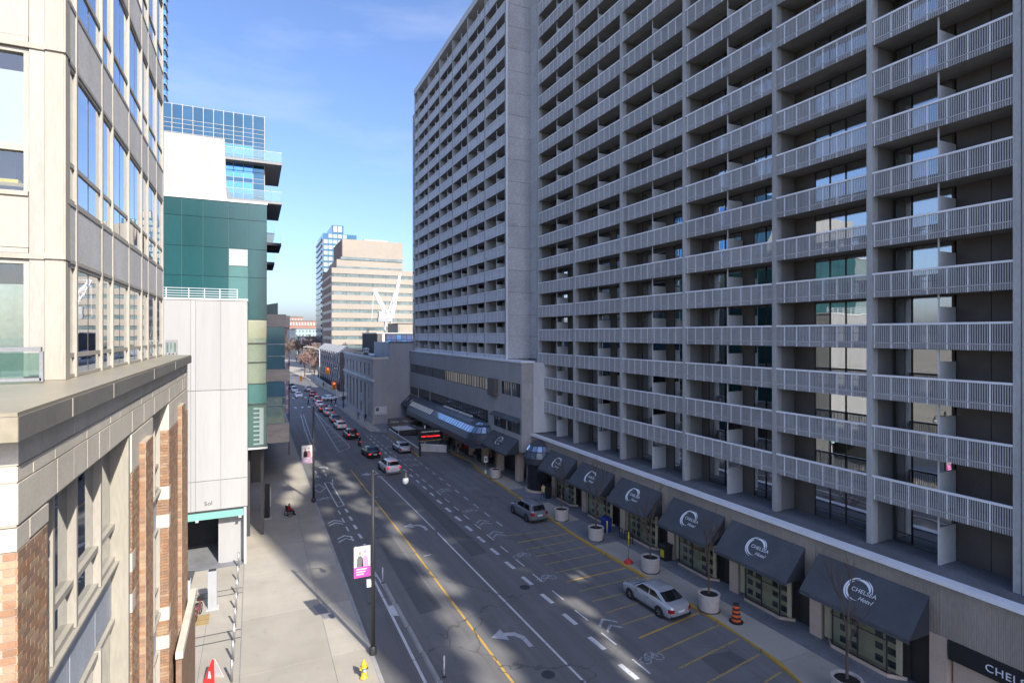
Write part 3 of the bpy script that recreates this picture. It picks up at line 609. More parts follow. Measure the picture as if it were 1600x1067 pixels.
# rounded near end of the canopy
e = MB(); seg = 8; rows = [(max(.02, 27.38-x), z) for x, z in PROF[1:]]+[(2.83,3.2)]
e.lathe(rows, (27.38, S0, 0), seg, 0, False, math.pi, 1.5*math.pi); e.build('canopy_end', 'canopy_frame', can)
for j in range(5):
    a0 = math.pi+math.pi/2*(j+.08)/5; a1 = math.pi+math.pi/2*(j+.92)/5
    for r0, z0, r1, z1 in ((1.72,5.18,2.36,4.55),(.9,5.66,1.4,5.4)):
        MB().add([(27.38+r*1.012*math.cos(a), S0+r*1.012*math.sin(a), z+.02) for r, z, a in ((r0,z0,a0),(r0,z0,a1),(r1,z1,a1),(r1,z1,a0))], [(0,3,2,1)]).build('canopy_pane', 'canopy_glass', can)
# glazed corner rotunda
rot = thing('corner_rotunda', 'small domed glass rotunda between two awnings', 'rotunda', (28.5, 53.8, 0))
dome = [(1.85,3.1),(1.85,3.7),(1.65,4.4),(1.25,5.0),(.75,5.35),(.02,5.45)]
MB().lathe(dome, (28.55,53.8,0), 14, 0, False, math.pi/2, 1.5*math.pi).build('dome', 'canopy_frame', rot)
for j in range(8):
    a0 = math.pi/2+math.pi*(j+.07)/8; a1 = math.pi/2+math.pi*(j+.93)/8
    for r0, z0, r1, z1 in ((1.84,3.75,1.66,4.36),(1.6,4.48,1.28,4.96)):
        MB().add([(28.55+r*1.012*math.cos(a), 53.8+r*1.012*math.sin(a), z+.005) for r, z, a in ((r0,z0,a0),(r1,z1,a0),(r1,z1,a1),(r0,z0,a1))], [(0,1,2,3)]).build('dome_pane', 'canopy_glass', rot)
MB().lathe([(1.6,.35),(1.6,3.09)], (28.55,53.8,0), 12, 0, False, math.pi/2, 1.5*math.pi).build('glazing', 'window_dark', rot)
MB().lathe([(1.8,.12),(1.8,.34),(1.6,.34)], (28.55,53.8,0), 12, 0, False, math.pi/2, 1.5*math.pi).build('plinth', 'beige_stone', rot)
# ---------------------------------------------------------------- awnings
def arc(r0, r1, a0, a1, n=20, taper=True):
    b = MB(); P = []
    for i in range(n+1):
        a = rad(a0+(a1-a0)*i/n); q = math.sin(math.pi*min(1, max(0, i/n*1.1)))**.5 if taper else 1; rm = (r0+r1)/2; h = (r1-r0)/2*max(.2, q)
        P += [((rm-h)*math.cos(a),(rm-h)*math.sin(a),0),((rm+h)*math.cos(a),(rm+h)*math.sin(a),0)]
    return b.add(P, [(2*i,2*i+1,2*i+3,2*i+2) for i in range(n)])
LOGO_ARCS = [arc(.60,.70,100,262).mesh('emblem_arc', 'logo_white'), arc(.50,.64,12,118).mesh('emblem_arc', 'logo_white'), arc(.66,.72,8,75).mesh('emblem_arc', 'logo_white'), arc(.48,.58,128,285).mesh('emblem_arc', 'logo_white')]
T1 = text_mesh('CHELSEA', .30, 'logo_white', .004, 'name_lettering', spacing=1.05); T2 = text_mesh('Hotel', .30, 'logo_white', .004, 'script_lettering', shear=.35)
def awning(s0, s1, tw, zt, tf, zb, label, zw=None, logo=1.0):
    zw = zw or zb-.1; c = (s0+s1)/2
    t_ = thing('hotel_awning', label, 'awning', ((tw+tf)/2, c, zb), group='dark awnings along the hotel front')
    cv = MB(); nu, nv = 18, 8; ph = R.uniform(0, 6)       # canvas slung between three frame bars: it sags a little and creases near the edges
    for top_ in (1, 0):
        P_ = []
        for j in range(nv+1):
            for i in range(nu+1):
                u, v = i/nu, j/nv; sag = .035*abs(math.sin(2*math.pi*u))*math.sin(math.pi*v)+.008*math.sin(17*u+ph+5*v)*math.sin(math.pi*v)
                P_.append((tw+(tf-tw)*v+sag*.7, s0+(s1-s0)*u, zt+(zb-zt)*v-sag-(0 if top_ else .035)))
        F_ = [(j*(nu+1)+i, j*(nu+1)+i+1, (j+1)*(nu+1)+i+1, (j+1)*(nu+1)+i) for j in range(nv) for i in range(nu)]
        cv.add(P_, [f[::-1] for f in F_] if top_ else F_, 0, True)
    cv.build('canvas', 'awning', t_)
    for s in (s0+.02, s1-.04): MB().prism([(tw-.005,zt-.06),(tf+.04,zb-.06),(tw-.005,zw)], 'y', s, s+.02).build('side_panel', 'awning_side', t_)
    MB().box(tf-.012, tf+.01, s0, s1, zb-.2, zb-.052).build('valance', 'awning', t_)
    for s in (s0+.1, c, s1-.1): MB().bar((tw-.03,s,zt-.1),(tf+.06,s,zb-.1),.03).build('frame_bar', 'grey_metal', t_)
    ex = Vector((0,-1,0)); ey = Vector((tw-tf,0,zt-zb)).normalized(); n = ex.cross(ey)
    C_ = Vector(((tw+tf)/2, c, (zt+zb)/2))+n*.02+ey*.05
    for i, me in enumerate(LOGO_ARCS):
        o = put('emblem_arc', me, t_); orient(o, C_+n*.004*i-ex*.1*logo, ex, ey); o.scale = (logo,)*3
    o = put('name_lettering', T1, t_); orient(o, C_+n*.022+ex*.22*logo, ex, ey); o.scale = (logo,)*3
    o = put('script_lettering', T2, t_); orient(o, C_+n*.022+ex*.42*logo-ey*.36*logo, ex, ey); o.scale = (logo,)*3
    return t_
AW = [(15.3,20.9,'largest dark awning in front of the leafless tree, nearest the camera'),(21.75,27.1,'second dark awning from the near end, over the orange barrel'),(27.7,32.7,'third dark awning from the near end, beside the black bin'),(34.0,39.2,'fourth dark awning from the near end, above the blue bin'),(40.2,45.5,'fifth dark awning from the near end'),(46.4,51.6,'dark awning just on the near side of the glass rotunda')]
for s0, s1, lb in AW: awning(s0, s1, 28.59, 4.83, 27.0, 3.12, lb)
awning(57.0, 64.6, 27.39, 5.05, 25.8, 3.48, 'blue-grey awning between the glass canopy and the rotunda', logo=1.0)
for i, (s0, s1) in enumerate(((97.3,99.7),(99.9,102.3),(102.5,105.3))): awning(s0, s1, 27.39, 5.5, 25.6, 3.8, ['small dark awning touching the far end of the glass canopy', 'small dark awning in the middle of the far three', 'small dark awning next to the bank wall'][i], logo=.7)
# added unseen wall behind the camera; its holes shape sun patches on the street
def spot(t, s):
    v = 0
    for (a, b_, ra, rb) in SPOTS:
        d = ((t-a)/ra)**2+((s-b_)/rb)**2
        if d < 1: return True
    return False
R2 = random.Random(11)
SPOTS = [(5.4,74,1.7,5.5),(4.4,67,1.5,4),(3.4,61.5,1.0,3.2),(6.6,78,1.2,3)]
for i in range(13): f = i/12; SPOTS.append((6.4-2.7*f+R2.uniform(-.6,.6), 57-16*f+R2.uniform(-.6,.6), R2.uniform(.45,.75), R2.uniform(.6,.9)))
for i in range(15): f = i/14; SPOTS.append((9.2+.9*f+R2.uniform(-.8,.8), 77-25*f+R2.uniform(-.6,.6), R2.uniform(1.0,1.7), R2.uniform(.7,1.1)))
for i in range(17): f = i/16; SPOTS.append((11.1+R2.uniform(-.8,.8)*(1-.2*f), 49-25*f+R2.uniform(-.5,.5), R2.uniform(.9,1.5), R2.uniform(.9,1.3)))
for t_, s_ in ((13.4,55.5),(13.9,52.5),(13.2,50.2),(18.2,30.5),(18.4,28.3),(17.8,26),(17.3,23.6),(16.8,21.6),(16.2,19.8),(17.6,36),(14.9,44),(20.6,33.5)): SPOTS.append((t_, s_, R2.uniform(.7,1.1), R2.uniform(.7,1.3)))
wl = MB(); ta, te = math.tan(SUN_AZ), math.tan(SUN_EL)/math.sin(SUN_AZ)
ds, dh = .8, 1.4
SE = 32.91-25.14/math.tan(SUN_AZ); nS, nH = int((5.3-SE)/ds), int(112/dh)
for j in range(nH):
    h0 = j*dh; run = None
    for i in range(nS+1):
        a = SE+i*ds; hit = True
        if i < nS:
            hh = h0+dh/2; tt = 30.2-hh/te; ss = a+ds/2+(30.2-tt)/ta; hit = spot(tt, ss)
        if not hit and run is None: run = a
        if (hit or i == nS) and run is not None: wl.box(30.2, 30.5, run, a, h0, h0+dh); run = None
    
blocker = wl.build('sun_patch_wall', 'concrete', None); tag(blocker, 'unseen added wall with holes shaping sun patches on the street', 'building', kind='structure')
# ---------------------------------------------------------------- brick-based apartment block, close on the left
TB, TU = -1.9, -2.5
bb = thing('brick_apartment_block', 'apartment block with brick base, stone band and cream-mullioned windows close on the left', 'building', (-2, 12, 0))
SN, SF = 6.36, 20.6
def bp(nm, m, *a): return B(*a).build(nm, m, bb)
bp('base_core', 'mortar', -12, TB-.75, SN+.06, SF-.1, 0, 16.1)
bp('upper_core', 'room_dark', -12, TU-.75, 10.9, 20.3, 16.1, 36)
# stone band of dressed blocks, three courses
for z0, z1, off, ln in ((15.83,16.07,0,.56),(15.68,15.82,.22,.62),(15.3,15.67,0,.58)):
    y = SN; first = True
    while y < SF-.02:
        e = min(SF, y+(ln-off if first and off else ln)*R.uniform(.92,1.08)); first = False
        if SF-e < .2: e = SF
        bp('stone_block', 'stone_block', TB-.7, TB+R.uniform(-.003,.003), y+.005, e-.005, z0+.004, z1-.004); y = e
    x = TB-.72
    while x > -6: bp('stone_block', 'stone_block', x-.85, x-.01, SN, SN+.3, z0+.004, z1-.004); x -= .86
bp('band_mortar', 'mortar', -12, TB-.012, SN+.012, SF-.012, 15.28, 16.06)
# coping
c = MB().box(-12, TB+.1, 6.05, SF+.15, 16.09, 16.3).build('coping', 'coping_grey', bb)
bp('coping_top', 'coping_sunlit', -12, TB+.085, 6.07, SF+.14, 16.302, 16.335)
bp('coping_nose', 'coping_sunlit', -12, TB+.098, 6.035, 6.048, 16.09, 16.30)
for s in (7.6, 9.6, 13.2, 16.6): bp('coping_joint', 'cream', TB+.1, TB+.106, s, s+.03, 16.095, 16.3)
# base piers in brick: the near one brick by brick
CH = .071; BM = ['brick_a', 'brick_b', 'brick_c']
bmesh_side = {}
def brick_mesh(l, axis, m):
    k = (round(l, 3), axis, m)
    if k not in bmesh_side:
        b = MB(); q = .004; l2 = l/2-.005; h2 = CH/2-.005
        if axis == 'y': b.prism([(-l2,-h2),(l2,-h2),(l2,h2),(-l2,h2)], 'x', -.1, .008)
        else: b.prism([(-l2,-h2),(l2,-h2),(l2,h2),(-l2,h2)], 'y', -.008, .1)
        bmesh_side[k] = b.mesh('brick', m)
    return bmesh_side[k]
pier = MB().box(-3.4, TB-.008, SN+.008, 7.17, 0, 15.06).build('near_pier', 'mortar', bb)
bp('pier_cap', 'stone_block', TB-.7, TB, SN+.31, 7.19, 15.09, 15.27); bp('pier_cap', 'stone_block', -3.4, TB-.004, SN-.004, SN+.305, 15.07, 15.27)
nb = 0
for r in range(38):
    z = 15.06-CH*(r+.5); off = (r % 2)*.105
    y = SN+(.105 if r % 2 else 0)
    if r*CH > .28 or True:
        lay = []
        if r % 2: lay.append((SN+.0525, .105))
        while y < 7.15: l = min(.21, 7.165-y); lay.append((y+l/2, l)); y += .21
        for yc, l in lay:
            if l > .04: sub('brick', brick_mesh(l, 'y', R.choice(BM)), pier, Vector((TB-.008, yc, z))-ORG[bb])
    if True:
        for xc, l in (((TB-.11,.2),(TB-.32,.2),(TB-.53,.2)) if r % 2 else ((TB-.06,.1),(TB-.22,.2),(TB-.43,.2))): sub('brick', brick_mesh(l, 'x', R.choice(['brick_a', 'brick_b', 'brick_b'])), pier, Vector((xc, SN+.008, z))-ORG[bb])
bs = MB()
def brick_field(s0, s1, x, z0, z1, cap=()):
    z = z1; r = 0
    while z > z0:
        y = s0-(r % 2)*.105
        while y < s1:
            a = max(s0, y); b_ = min(s1, y+.21)
            if b_-a > .03 and not any(p <= z-CH/2 <= q for p, q in cap): bs.box(x-.1, x+.008, a+.005, b_-.005, z-CH+.005, z-.005, R.choice([0, 1, 2]))
            y += .21
        z -= CH; r += 1
def brick_front(x0, x1, s, z0, z1):
    z = z1; r = 0
    while z > z0:
        x = x0-(r % 2)*.105
        while x < x1:
            a = max(x0, x); b_ = min(x1, x+.21)
            if b_-a > .03: bs.box(a+.005, b_-.005, s-.008, s+.1, z-CH+.005, z-.005, R.choice([0, 1, 2]))
            x += .21
        z -= CH; r += 1
PIERS = [(11.5, 13.75), (16.2, SF)]
for a, b_ in PIERS:
    bp('pier', 'mortar', TB-.7, TB-.008, a+.008, b_, 0, 15.27)
    # stepped pilaster on the pier
    m_ = (a+b_)/2
    bp('pilaster', 'mortar', TB-.01, TB+.10, m_-.42, m_+.42, 4.0, 15.0); brick_field(m_-.42, m_+.42, TB+.1, 7.0, 15.0); brick_front(TB-.0, TB+.1, m_-.42, 7.0, 15.0)
    brick_field(a, m_-.43, TB, 7.0, 14.6); brick_field(m_+.43, b_, TB, 7.0, 14.6); brick_front(TB-.45, TB, a, 7.0, 14.6)
    bp('pier_cap', 'stone_block', TB-.7, TB+.004, a, b_, 14.62, 15.26)
    for z in (12.9, 12.2, 9.9, 9.2): bp('quoin', 'stone_block', TB-.3, TB+.012, a-.012, a+.28, z, z+.32)
o = bs.build('brick', BM, bb); o['kind'] = 'stuff'
# recessed windows of the base between the piers
GX = TB-.32
for a, b_ in ((7.2, 11.48), (13.78, 16.18)):
    n = 4 if b_-a > 3 else 3; ys_ = [a+(b_-a)*q for q in ((0,.2,.42,.72,1) if n == 4 else (0,.34,.67,1))]
    for k in range(3):
        head, tr, sill = 15.27-3.04*k, 13.78-3.04*k, 13.19-3.04*k
        for j in range(n):
            fr = MB()
            for y in ((ys_[j], ys_[j+1]) if j == n-1 else (ys_[j],)): fr.box(GX-.02, GX+.14, y-.035, y+.035, sill, head)
            for z in (sill+.03, tr, head-.05): fr.box(GX-.01, GX+.11, ys_[j]+.036, ys_[j+1]-.036, z-.04, z+.04)
            fo = fr.build('window_frame', 'frame_cream', bb)
            for z0, z1 in ((sill+.075, tr-.045), (tr+.045, head-.095)): sub('pane', MB().box(GX+.03, GX+.042, ys_[j]+.037, ys_[j+1]-.037, z0, z1).mesh('pane', 'left_glass', ORG[bb]), fo)
            bp('spandrel', 'spandrel_blue', GX-.03, GX+.06, ys_[j]+.012, ys_[j+1]-.012, sill-.93, sill-.05)
        bp('blind', 'curtain_grey', GX-.2, GX-.18, a+.3, b_-.2, sill+.1, head-.3)
        bp('window_sill', 'frame_cream', GX-.02, GX+.17, a, b_, sill-.05, sill-.012)
    bp('bay_back', 'room_dark', GX-.36, GX-.31, a, b_, 0, 15.27)
bp('jamb', 'cream', TB-.6, TB-.02, 11.36, 11.485, 4, 15.25)
bp('lower_wing', 'brick_c', TB+.11, TB+.24, 16.6, 20.3, 0, 8.7); bp('lower_coping', 'stone_block', TB+.11, TB+.28, 16.5, 20.4, 8.71, 8.9)
# upper storeys: precast spandrels between cream fins, recessed glazing
FL = 3.01
YC = [10.14, 10.79, 12.43, 13.3, 14.88, 16.46, 17.4, 18.8, 20.06]
GU = TU-.065
for j, y in enumerate(YC[1:], 1):
    bp('fin', 'frame_cream', GU-.02, TU+.008, y-.036, y+.036, 16.34, 33)
bp('corner_fin', 'cream', TU-.22, TU+.02, 10.13, 10.24, 16.34, 33)
for k in range(-1, 5):
    sp0, sp1 = 18.08+FL*k, 19.01+FL*k
    tr, head = 19.59+FL*k, 21.09+FL*k
    for j in range(len(YC)-1):
        a, b_ = YC[j]+(.05 if j else .11), YC[j+1]-.05; wide = b_-a > 1.1
        if k > -1: bp('spandrel_panel', 'spandrel', GU-.05, TU-.006, a+.006, b_-.006, sp0+.06, sp1-.06); bp('sill', 'frame_cream', GU-.02, TU+.006, a, b_, sp1-.055, sp1); bp('head_trim', 'frame_cream', GU-.02, TU+.0, a, b_, sp0, sp0+.055)
        base = sp1 if k > -1 else 16.34
        tr_ = tr if k > -1 else 16.68
        fr = MB().box(GU-.01, TU-.02, a, b_, tr_-.035, tr_+.035).box(GU-.01, GU+.05, a, b_, base, base+.05).box(GU-.01, GU+.05, a, b_, head-.06, head)
        ysub = [a, b_]
        if wide: ym = a+(b_-a)*.52; fr.box(GU-.01, TU-.05, ym-.03, ym+.03, base+.051, head-.061); ysub = [a, ym, b_]
        fo = fr.build('window_frame', 'frame_cream', bb)
        for q in range(len(ysub)-1):
            y0, y1 = ysub[q]+.034*(q > 0), ysub[q+1]-.034*(q < len(ysub)-2)
            for z0, z1 in ((base+.051, tr_-.036), (tr_+.036, head-.061)): sub('pane', MB().box(GU+.01, GU+.022, y0, y1, z0, z1).mesh('pane', 'left_glass', ORG[bb]), fo)
        if R.random() < .45: bp('curtain', 'curtain_grey', GU-.3, GU-.28, a+.05, b_-.05, base+.1, head-.1)
# the side that faces the camera: cream panels and wide windows
SY = 10.14
bp('corner_pilaster', 'cream', TU-.215, TU-.0, SY-.02, SY+.3, 16.34, 33)
bp('corner_pilaster', 'frame_cream', TU-.40, TU-.225, SY-.005, SY+.3, 16.34, 33)
for k in range(-1, 4):
    z0, z1, head = 18.08+FL*k, 19.01+FL*k, 21.09+FL*k
    if k > -1:
        bp('cream_panel', 'cream_panel', -7, TU-.41, SY, SY+.2, z0+.16, z1-.04); bp('panel_trim', 'cream', -7, TU-.2, SY-.03, SY+.2, z0+.0, z0+.075); bp('panel_trim', 'frame_cream', -7, TU-.41, SY-.015, SY+.2, z0+.08, z0+.15); bp('panel_trim', 'cream', -7, TU-.41, SY-.03, SY+.2, z1-.035, z1+.03)
        bp('corner_block', 'cream', TU-.22, TU+.03, SY-.05, SY+.2, z0+.01, z0+.09)
    b0 = z1+.03 if k > -1 else 16.34; tr = z1+.66
    fr = MB().box(TU-.47, TU-.41, SY+.02, SY+.14, b0, head-.01)
    if k > -1: fr.box(-7, TU-.47, SY+.02, SY+.14, tr-.05, tr+.05)
    fr.box(-7, TU-.47, SY+.02, SY+.14, head-.07, head-.011)
    fo = fr.build('window_frame', 'frame_cream', bb)
    parts = ((b0, tr-.05), (tr+.05, head-.07)) if k > -1 else ((b0, head-.07),)
    for q, (p0, p1) in enumerate(parts): sub('pane', MB().box(-7, TU-.471, SY+.08, SY+.09, p0, p1).mesh('pane', 'clear_glass', ORG[bb]), fo)
    if k > -1: bp('roller_blind', 'sign_white', -7, TU-.48, SY+.2, SY+.22, tr+.06, head-.28)
    else: o = MB().add([(-7+i*.09, SY+.28+.03*math.sin(i*1.7), z) for i in range(46) for z in (16.35, head-.35)], [(2*i,2*i+2,2*i+3,2*i+1) for i in range(45)], 0, True).build('curtain', 'curtain_grey', bb)
bp('shelf_item', 'hydrant_yellow', -3.45, -3.1, SY+.25, SY+.4, 19.2, 19.25); bp('shelf', 'plywood', -7, -2.98, SY+.2, SY+.5, 19.14, 19.19)
bp('side_room', 'room_dark', -7, TU-.76, SY+.7, SY+.75, 16.34, 33)
# glass balustrades on the ledge
def balus(x0, x1, y0, y1, z0=16.36):
    p = MB().bar((x0,y0,z0+.44),(x1,y1,z0+.44),.07,.06).bar((x0,y0,z0+.03),(x1,y1,z0+.03),.04); n = 3
    for i in range(n+1): q = i/n; p.bar((x0+(x1-x0)*q,y0+(y1-y0)*q,z0),(x0+(x1-x0)*q,y0+(y1-y0)*q,z0+.41),.04)
    o = p.build('balustrade', 'grey_metal', bb); g_ = MB().bar((x0,y0,z0+.23),(x1,y1,z0+.23),.012,.32).mesh('balustrade_glass', 'green_glass', ORG[bb]); sub('balustrade_glass', g_, o)
balus(-5.2, TU-.1, 9.55, 9.55); balus(TU+.05, TU+.35, 20.2, 20.2)
# ---------------------------------------------------------------- white and green-glass building
S = 45.5
wt = thing('white_and_green_building', 'white-panelled building with green glass volume and garage mouth', 'building', (-4, 50, 0))
def wp(nm, m, *a): return B(*a).build(nm, m, wt)
TR = -.36
wp('white_core', 'white_grey', -16, TR-.06, S+.13, 56, 4.3, 19.4)
xs = [-16, -9.5, -6.4, -4.0-.0, -3.7, -2.1, TR]
zs = [4.35, 6.48, 12.97, 19.45]
for i, (a, b_) in enumerate(zip(xs, xs[1:])):
    for z0, z1 in zip(zs, zs[1:]): wp('white_panel', 'white_panel', a+.008, b_-.008, S, S+.12, z0+.018, z1-.018)
for a, b_ in ((S+.14,49.5),(49.52,53)): wp('white_side_panel', 'white_panel', TR-.05, TR, a, b_-.01, 4.36, 19.42)
wp('roof_coping', 'louver', -16, TR+.04, S-.05, 56, 19.46, 19.6)
o = put('graffiti', text_mesh('5ol', .42, 'dark_metal', .004), wt); orient(o, (-2.9, S-.006, 4.85), (1,0,.05), (0,0,1))
# garage mouth under a mint beam
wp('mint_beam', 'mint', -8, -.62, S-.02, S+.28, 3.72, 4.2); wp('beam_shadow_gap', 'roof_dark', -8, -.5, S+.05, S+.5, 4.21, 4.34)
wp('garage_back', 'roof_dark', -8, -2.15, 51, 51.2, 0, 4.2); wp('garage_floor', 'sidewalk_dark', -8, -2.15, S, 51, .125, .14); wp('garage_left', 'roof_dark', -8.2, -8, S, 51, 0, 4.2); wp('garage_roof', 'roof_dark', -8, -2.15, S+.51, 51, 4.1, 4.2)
wp('white_wall', 'white_panel', -2.14, -.62, S+.9, S+1.1, .1, 4.1); wp('white_wall', 'white_panel', -2.3, -2.141, S+.9, 51, .1, 4.1); wp('corner_post', 'white_grey', -.6, -.42, S-.0, S+.2, .1, 4.3); wp('side_wall', 'concrete', -.6, -.45, S+.21, 56, .1, 4.3)
for x in (-3.6, -.85): MB().box(x-.09, x+.09, S-.16, S-.03, 3.62, 3.74).build('flood_light', 'sign_white', wt)
# roof rail of the white volume
rl = MB()
for x in (-5.6, -4.2, -3.2, -2.2, -1.05): rl.bar((x,46.4,19.6),(x,46.4,20.35),.05)
for z in (20.35, 20.15, 19.98, 19.8): rl.bar((-9,46.4,z),(-1.0,46.4,z),.035)
rl.build('roof_rail', 'sign_white', wt)
# green glass volume
S2 = 50.0
wp('green_core', 'teal_joint', -18, .98, S2+.08, 62, 7.7, 27.6)
gx = [-16, -11, -7.6, -5.2, -2.85, -.62, 1.05]; gz = [12.9, 15.9, 18.6, 20.9, 23.2, 26.2, 27.55]
gx = [-12, -8.2, -5.0, -3.55, -1.75, -.36, 1.05]
for a, b_ in zip(gx, gx[1:]):
    for z0, z1 in zip([14.5, 18.2, 21.6, 23.9, 26.25], [18.2, 21.6, 23.9, 26.25, 27.6]):
        if a > -.4 and z0 < 18: continue
        if a > -1.76 and a < -1 and z0 == 21.6:
            for i in range(11): MB().box(a+.03, b_-.03, S2-.03, S2+.05, 22.55+i*.118, 22.62+i*.118).build('louver_blade', 'louver', wt)
            wp('louver_back', 'teal_joint', a+.015, b_-.015, S2+.0, S2+.075, 22.5, 23.88); wp('green_panel', 'teal_light', a+.015, b_-.015, S2, S2+.075, 21.62, 22.48); continue
        wp('green_panel', 'teal_light' if a > -1.76 and a < -1 and z0 < 21 else 'teal_panel', a+.015, b_-.015, S2, S2+.075, z0+.015, z1-.015)
wp('green_coping', 'louver', -18, 1.1, S2-.05, 62, 27.62, 27.78)
wp('green_side', 'teal_panel', .99, 1.05, S2+.08, 60, 7.8, 27.58)
# glazed stair bay in the lower corner
wp('stair_back', 'yellow_wall', -.34, .8, S2+.9, S2+1.0, 13.0, 18.15) if False else None
for z0, z1, m_ in ((16.3,18.15,'green_glass'),(14.75,16.25,'green_glass'),(13.0,14.7,'green_glass'),(11.35,12.95,'teal_light'),(7.85,11.3,'green_glass')):
    wp('bay_frame', 'dark_metal', -.33, 1.05, S2-.1, S2-.02, z0-.05, z0+.01); wp('bay_pane', 'clear_glass' if m_ == 'green_glass' else m_, -.33, 1.04, S2-.06, S2-.03, z0+.012, z1-.012)
wp('bay_wall', 'yellow_wall', -.34, .98, S2+.02, S2+.07, 13.0, 18.15); wp('bay_wall', 'teal_light', -.34, .98, S2+.02, S2+.07, 7.8, 12.95)
st = MB()
for i in range(9): st.box(.05, .5, S2-.015, S2+.015, 8.0+i*.36, 8.12+i*.36)
st.build('stair_tread', 'sign_white', wt)['kind'] = 'stuff'
wp('stair_string', 'sign_white', .5, .8, S2-.02, S2+.015, 8.0, 11.0); wp('bay_floor', 'louver', -.36, 1.1, S2-.12, S2+.6, 7.65, 7.79)
wp('under_wall', 'roof_dark', -.44, -.2, S2+1.5, 62, .1, 7.64); wp('under_post', 'dark_metal', .6, .85, S2+1.5, S2+1.75, .1, 7.64)
# upper white volume
MB().prism([(-12,27.8),(-1.9,27.8),(-2.05,32.7),(-12,32.7)], 'y', S2+.4, S2+.55).build('upper_white_wall', 'white_panel', wt)
MB().add([(-1.95,S2+.56,27.8),(-2.1,S2+.56,32.6),(-3.0,S2+6,32.6),(-1.2,S2+6,27.8),(-12,S2+.56,27.8),(-12,S2+.56,32.6),(-12,S2+6,32.6),(-12,S2+6,27.8)], [(0,3,2,1),(1,2,6,5),(3,7,6,2)]).build('upper_white_side', 'white_grey', wt)
# ---------------------------------------------------------------- blue glass tower with balconies behind it
bt = thing('blue_glass_tower', 'blue glass tower with white mullions and glass balconies behind the white volume', 'tower', (-4, 80, 0))
S3 = 72
B(-24, 1.2, S3+.12, 95, 0, 42.4).build('core', 'tower_glass_dark', bt)
tx = [-12.4]+[-11.2+1.02*i for i in range(13)]; tx[-1] = 1.25
tz = [25.6, 26.1, 27.6, 29.1, 29.7, 31.2, 31.7, 33.2, 34.7, 35.2, 36.0, 37.6, 39.0, 39.5, 40.0, 40.5, 41.0, 42.6]
for i, (a, b_) in enumerate(zip(tx, tx[1:])):
    for j, (z0, z1) in enumerate(zip(tz, tz[1:])):
        dark = z1-z0 < .7 or j == len(tz)-2 or i in (4, 8) or i == 12
        B(a+.05, b_-.05, S3, S3+.1, z0+.04, z1-.04).build('pane', 'tower_glass_dark' if dark else 'tower_glass', bt)
for x in tx: B(x-.03, x+.03, S3-.05, S3+.11, 25, 42.7).build('mullion', 'tower_mullion', bt)
for z in tz[1:]: B(-12.4, 1.25, S3-.03, S3+.11, z-.02, z+.02).build('transom', 'tower_mullion', bt)
B(1.21, 1.3, S3+.12, 95, 20, 42.6).build('side_wall', 'navy_glass', bt)
for z, x0, y1 in ((37.35,-3.3,S3+9),(32.75,-2.9,S3+9)):
    f = MB().box(x0, 3.1, S3-1.4, y1, z-.55, z-.25).build('balcony_slab', 'soffit', bt)
    sub('balcony_glass', MB().box(x0, 3.1, S3-1.42, S3-1.40, z-.25, z+.85).box(3.08, 3.1, S3-1.39, y1, z-.25, z+.85).mesh('balcony_glass', 'green_glass', ORG[bt]), f)
    q = MB()
    for i in range(7): q.bar((x0+.1+i*.95,S3-1.36,z-.25),(x0+.1+i*.95,S3-1.36,z+.85),.04)
    q.bar((x0,S3-1.41,z+.87),(3.1,S3-1.41,z+.87),.04); sub('balcony_post', q.mesh('balcony_post', 'grey_metal', ORG[bt]), f)
for z, x1 in ((29.65,2.35),(28.5,3.1),(26.2,2.35)):
    f = MB().box(1.31, x1, S3+.2, S3+7, z-.9, z-.6).build('balcony_slab', 'roof_dark', bt); sub('balcony_glass', MB().box(1.31, x1, S3+.18, S3+.199, z-.6, z+.45).box(x1-.02, x1, S3+.2, S3+7, z-.6, z+.45).mesh('balcony_glass', 'green_glass', ORG[bt]), f)
# dark glass tower further back, only a sliver of it in view
dt = thing('dark_glass_tower', 'sliver of a tall dark blue glass tower behind the apartment block', 'tower', (-22, 130, 0))
B(-34, -14.6, 120, 123, 0, 120).build('core', 'tower_glass_dark', dt)
for k in range(36): B(-17.5, -14.5, 119.6, 119.95, 42+k*2.1, 42.9+k*2.1).build('balcony', 'tower_glass', dt); B(-14.59, -14.45, 120, 123, 42+k*2.1, 42.3+k*2.1).build('floor_edge', 'tower_mullion', dt)
# ---------------------------------------------------------------- dark glass building with tan fascias over the pavement
dk = thing('dark_glass_building', 'dark glass building with tan slatted fascias projecting over the left pavement', 'building', (2, 75, 0))
S4 = 68
def dp(nm, m, *a): return B(*a).build(nm, m, dk)
dp('core', 'tower_glass_dark', -12, 2.9, S4+.35, 110, 4.9, 19.2)
for z0, z1, x1 in ((17.85,19.25,3.4),(11.75,13.05,3.75),(4.85,6.95,3.75)):
    dp('fascia', 'tan_fascia', 1.1, x1, S4-.2, S4+.1, z0, z1); dp('fascia', 'tan_fascia', x1-.3, x1, S4+.11, 92, z0, z1); dp('fascia_soffit', 'roof_dark', 1.1, x1-.31, S4+.11, 92, z0, z0+.1)
dp('side_fascia', 'tan_fascia', 3.41, 4.0, S4+3, S4+20, 17.8, 19.2)
for z0, z1 in ((15.9,17.84),(14.55,15.85),(13.06,14.5),(9.9,11.74),(9.0,9.85),(6.96,8.9)):
    m_ = 'green_glass' if z1 < 9.9 else 'tower_glass_dark'
    dp('pane', m_, 1.1, 3.3, S4+.12, S4+.16, z0+.03, z1-.03); dp('rail', 'grey_metal', 1.1, 3.4, S4+.1, S4+.2, z0-.05, z0+.02); dp('pane', m_, 3.26, 3.3, S4+.21, 90, z0+.03, z1-.03)
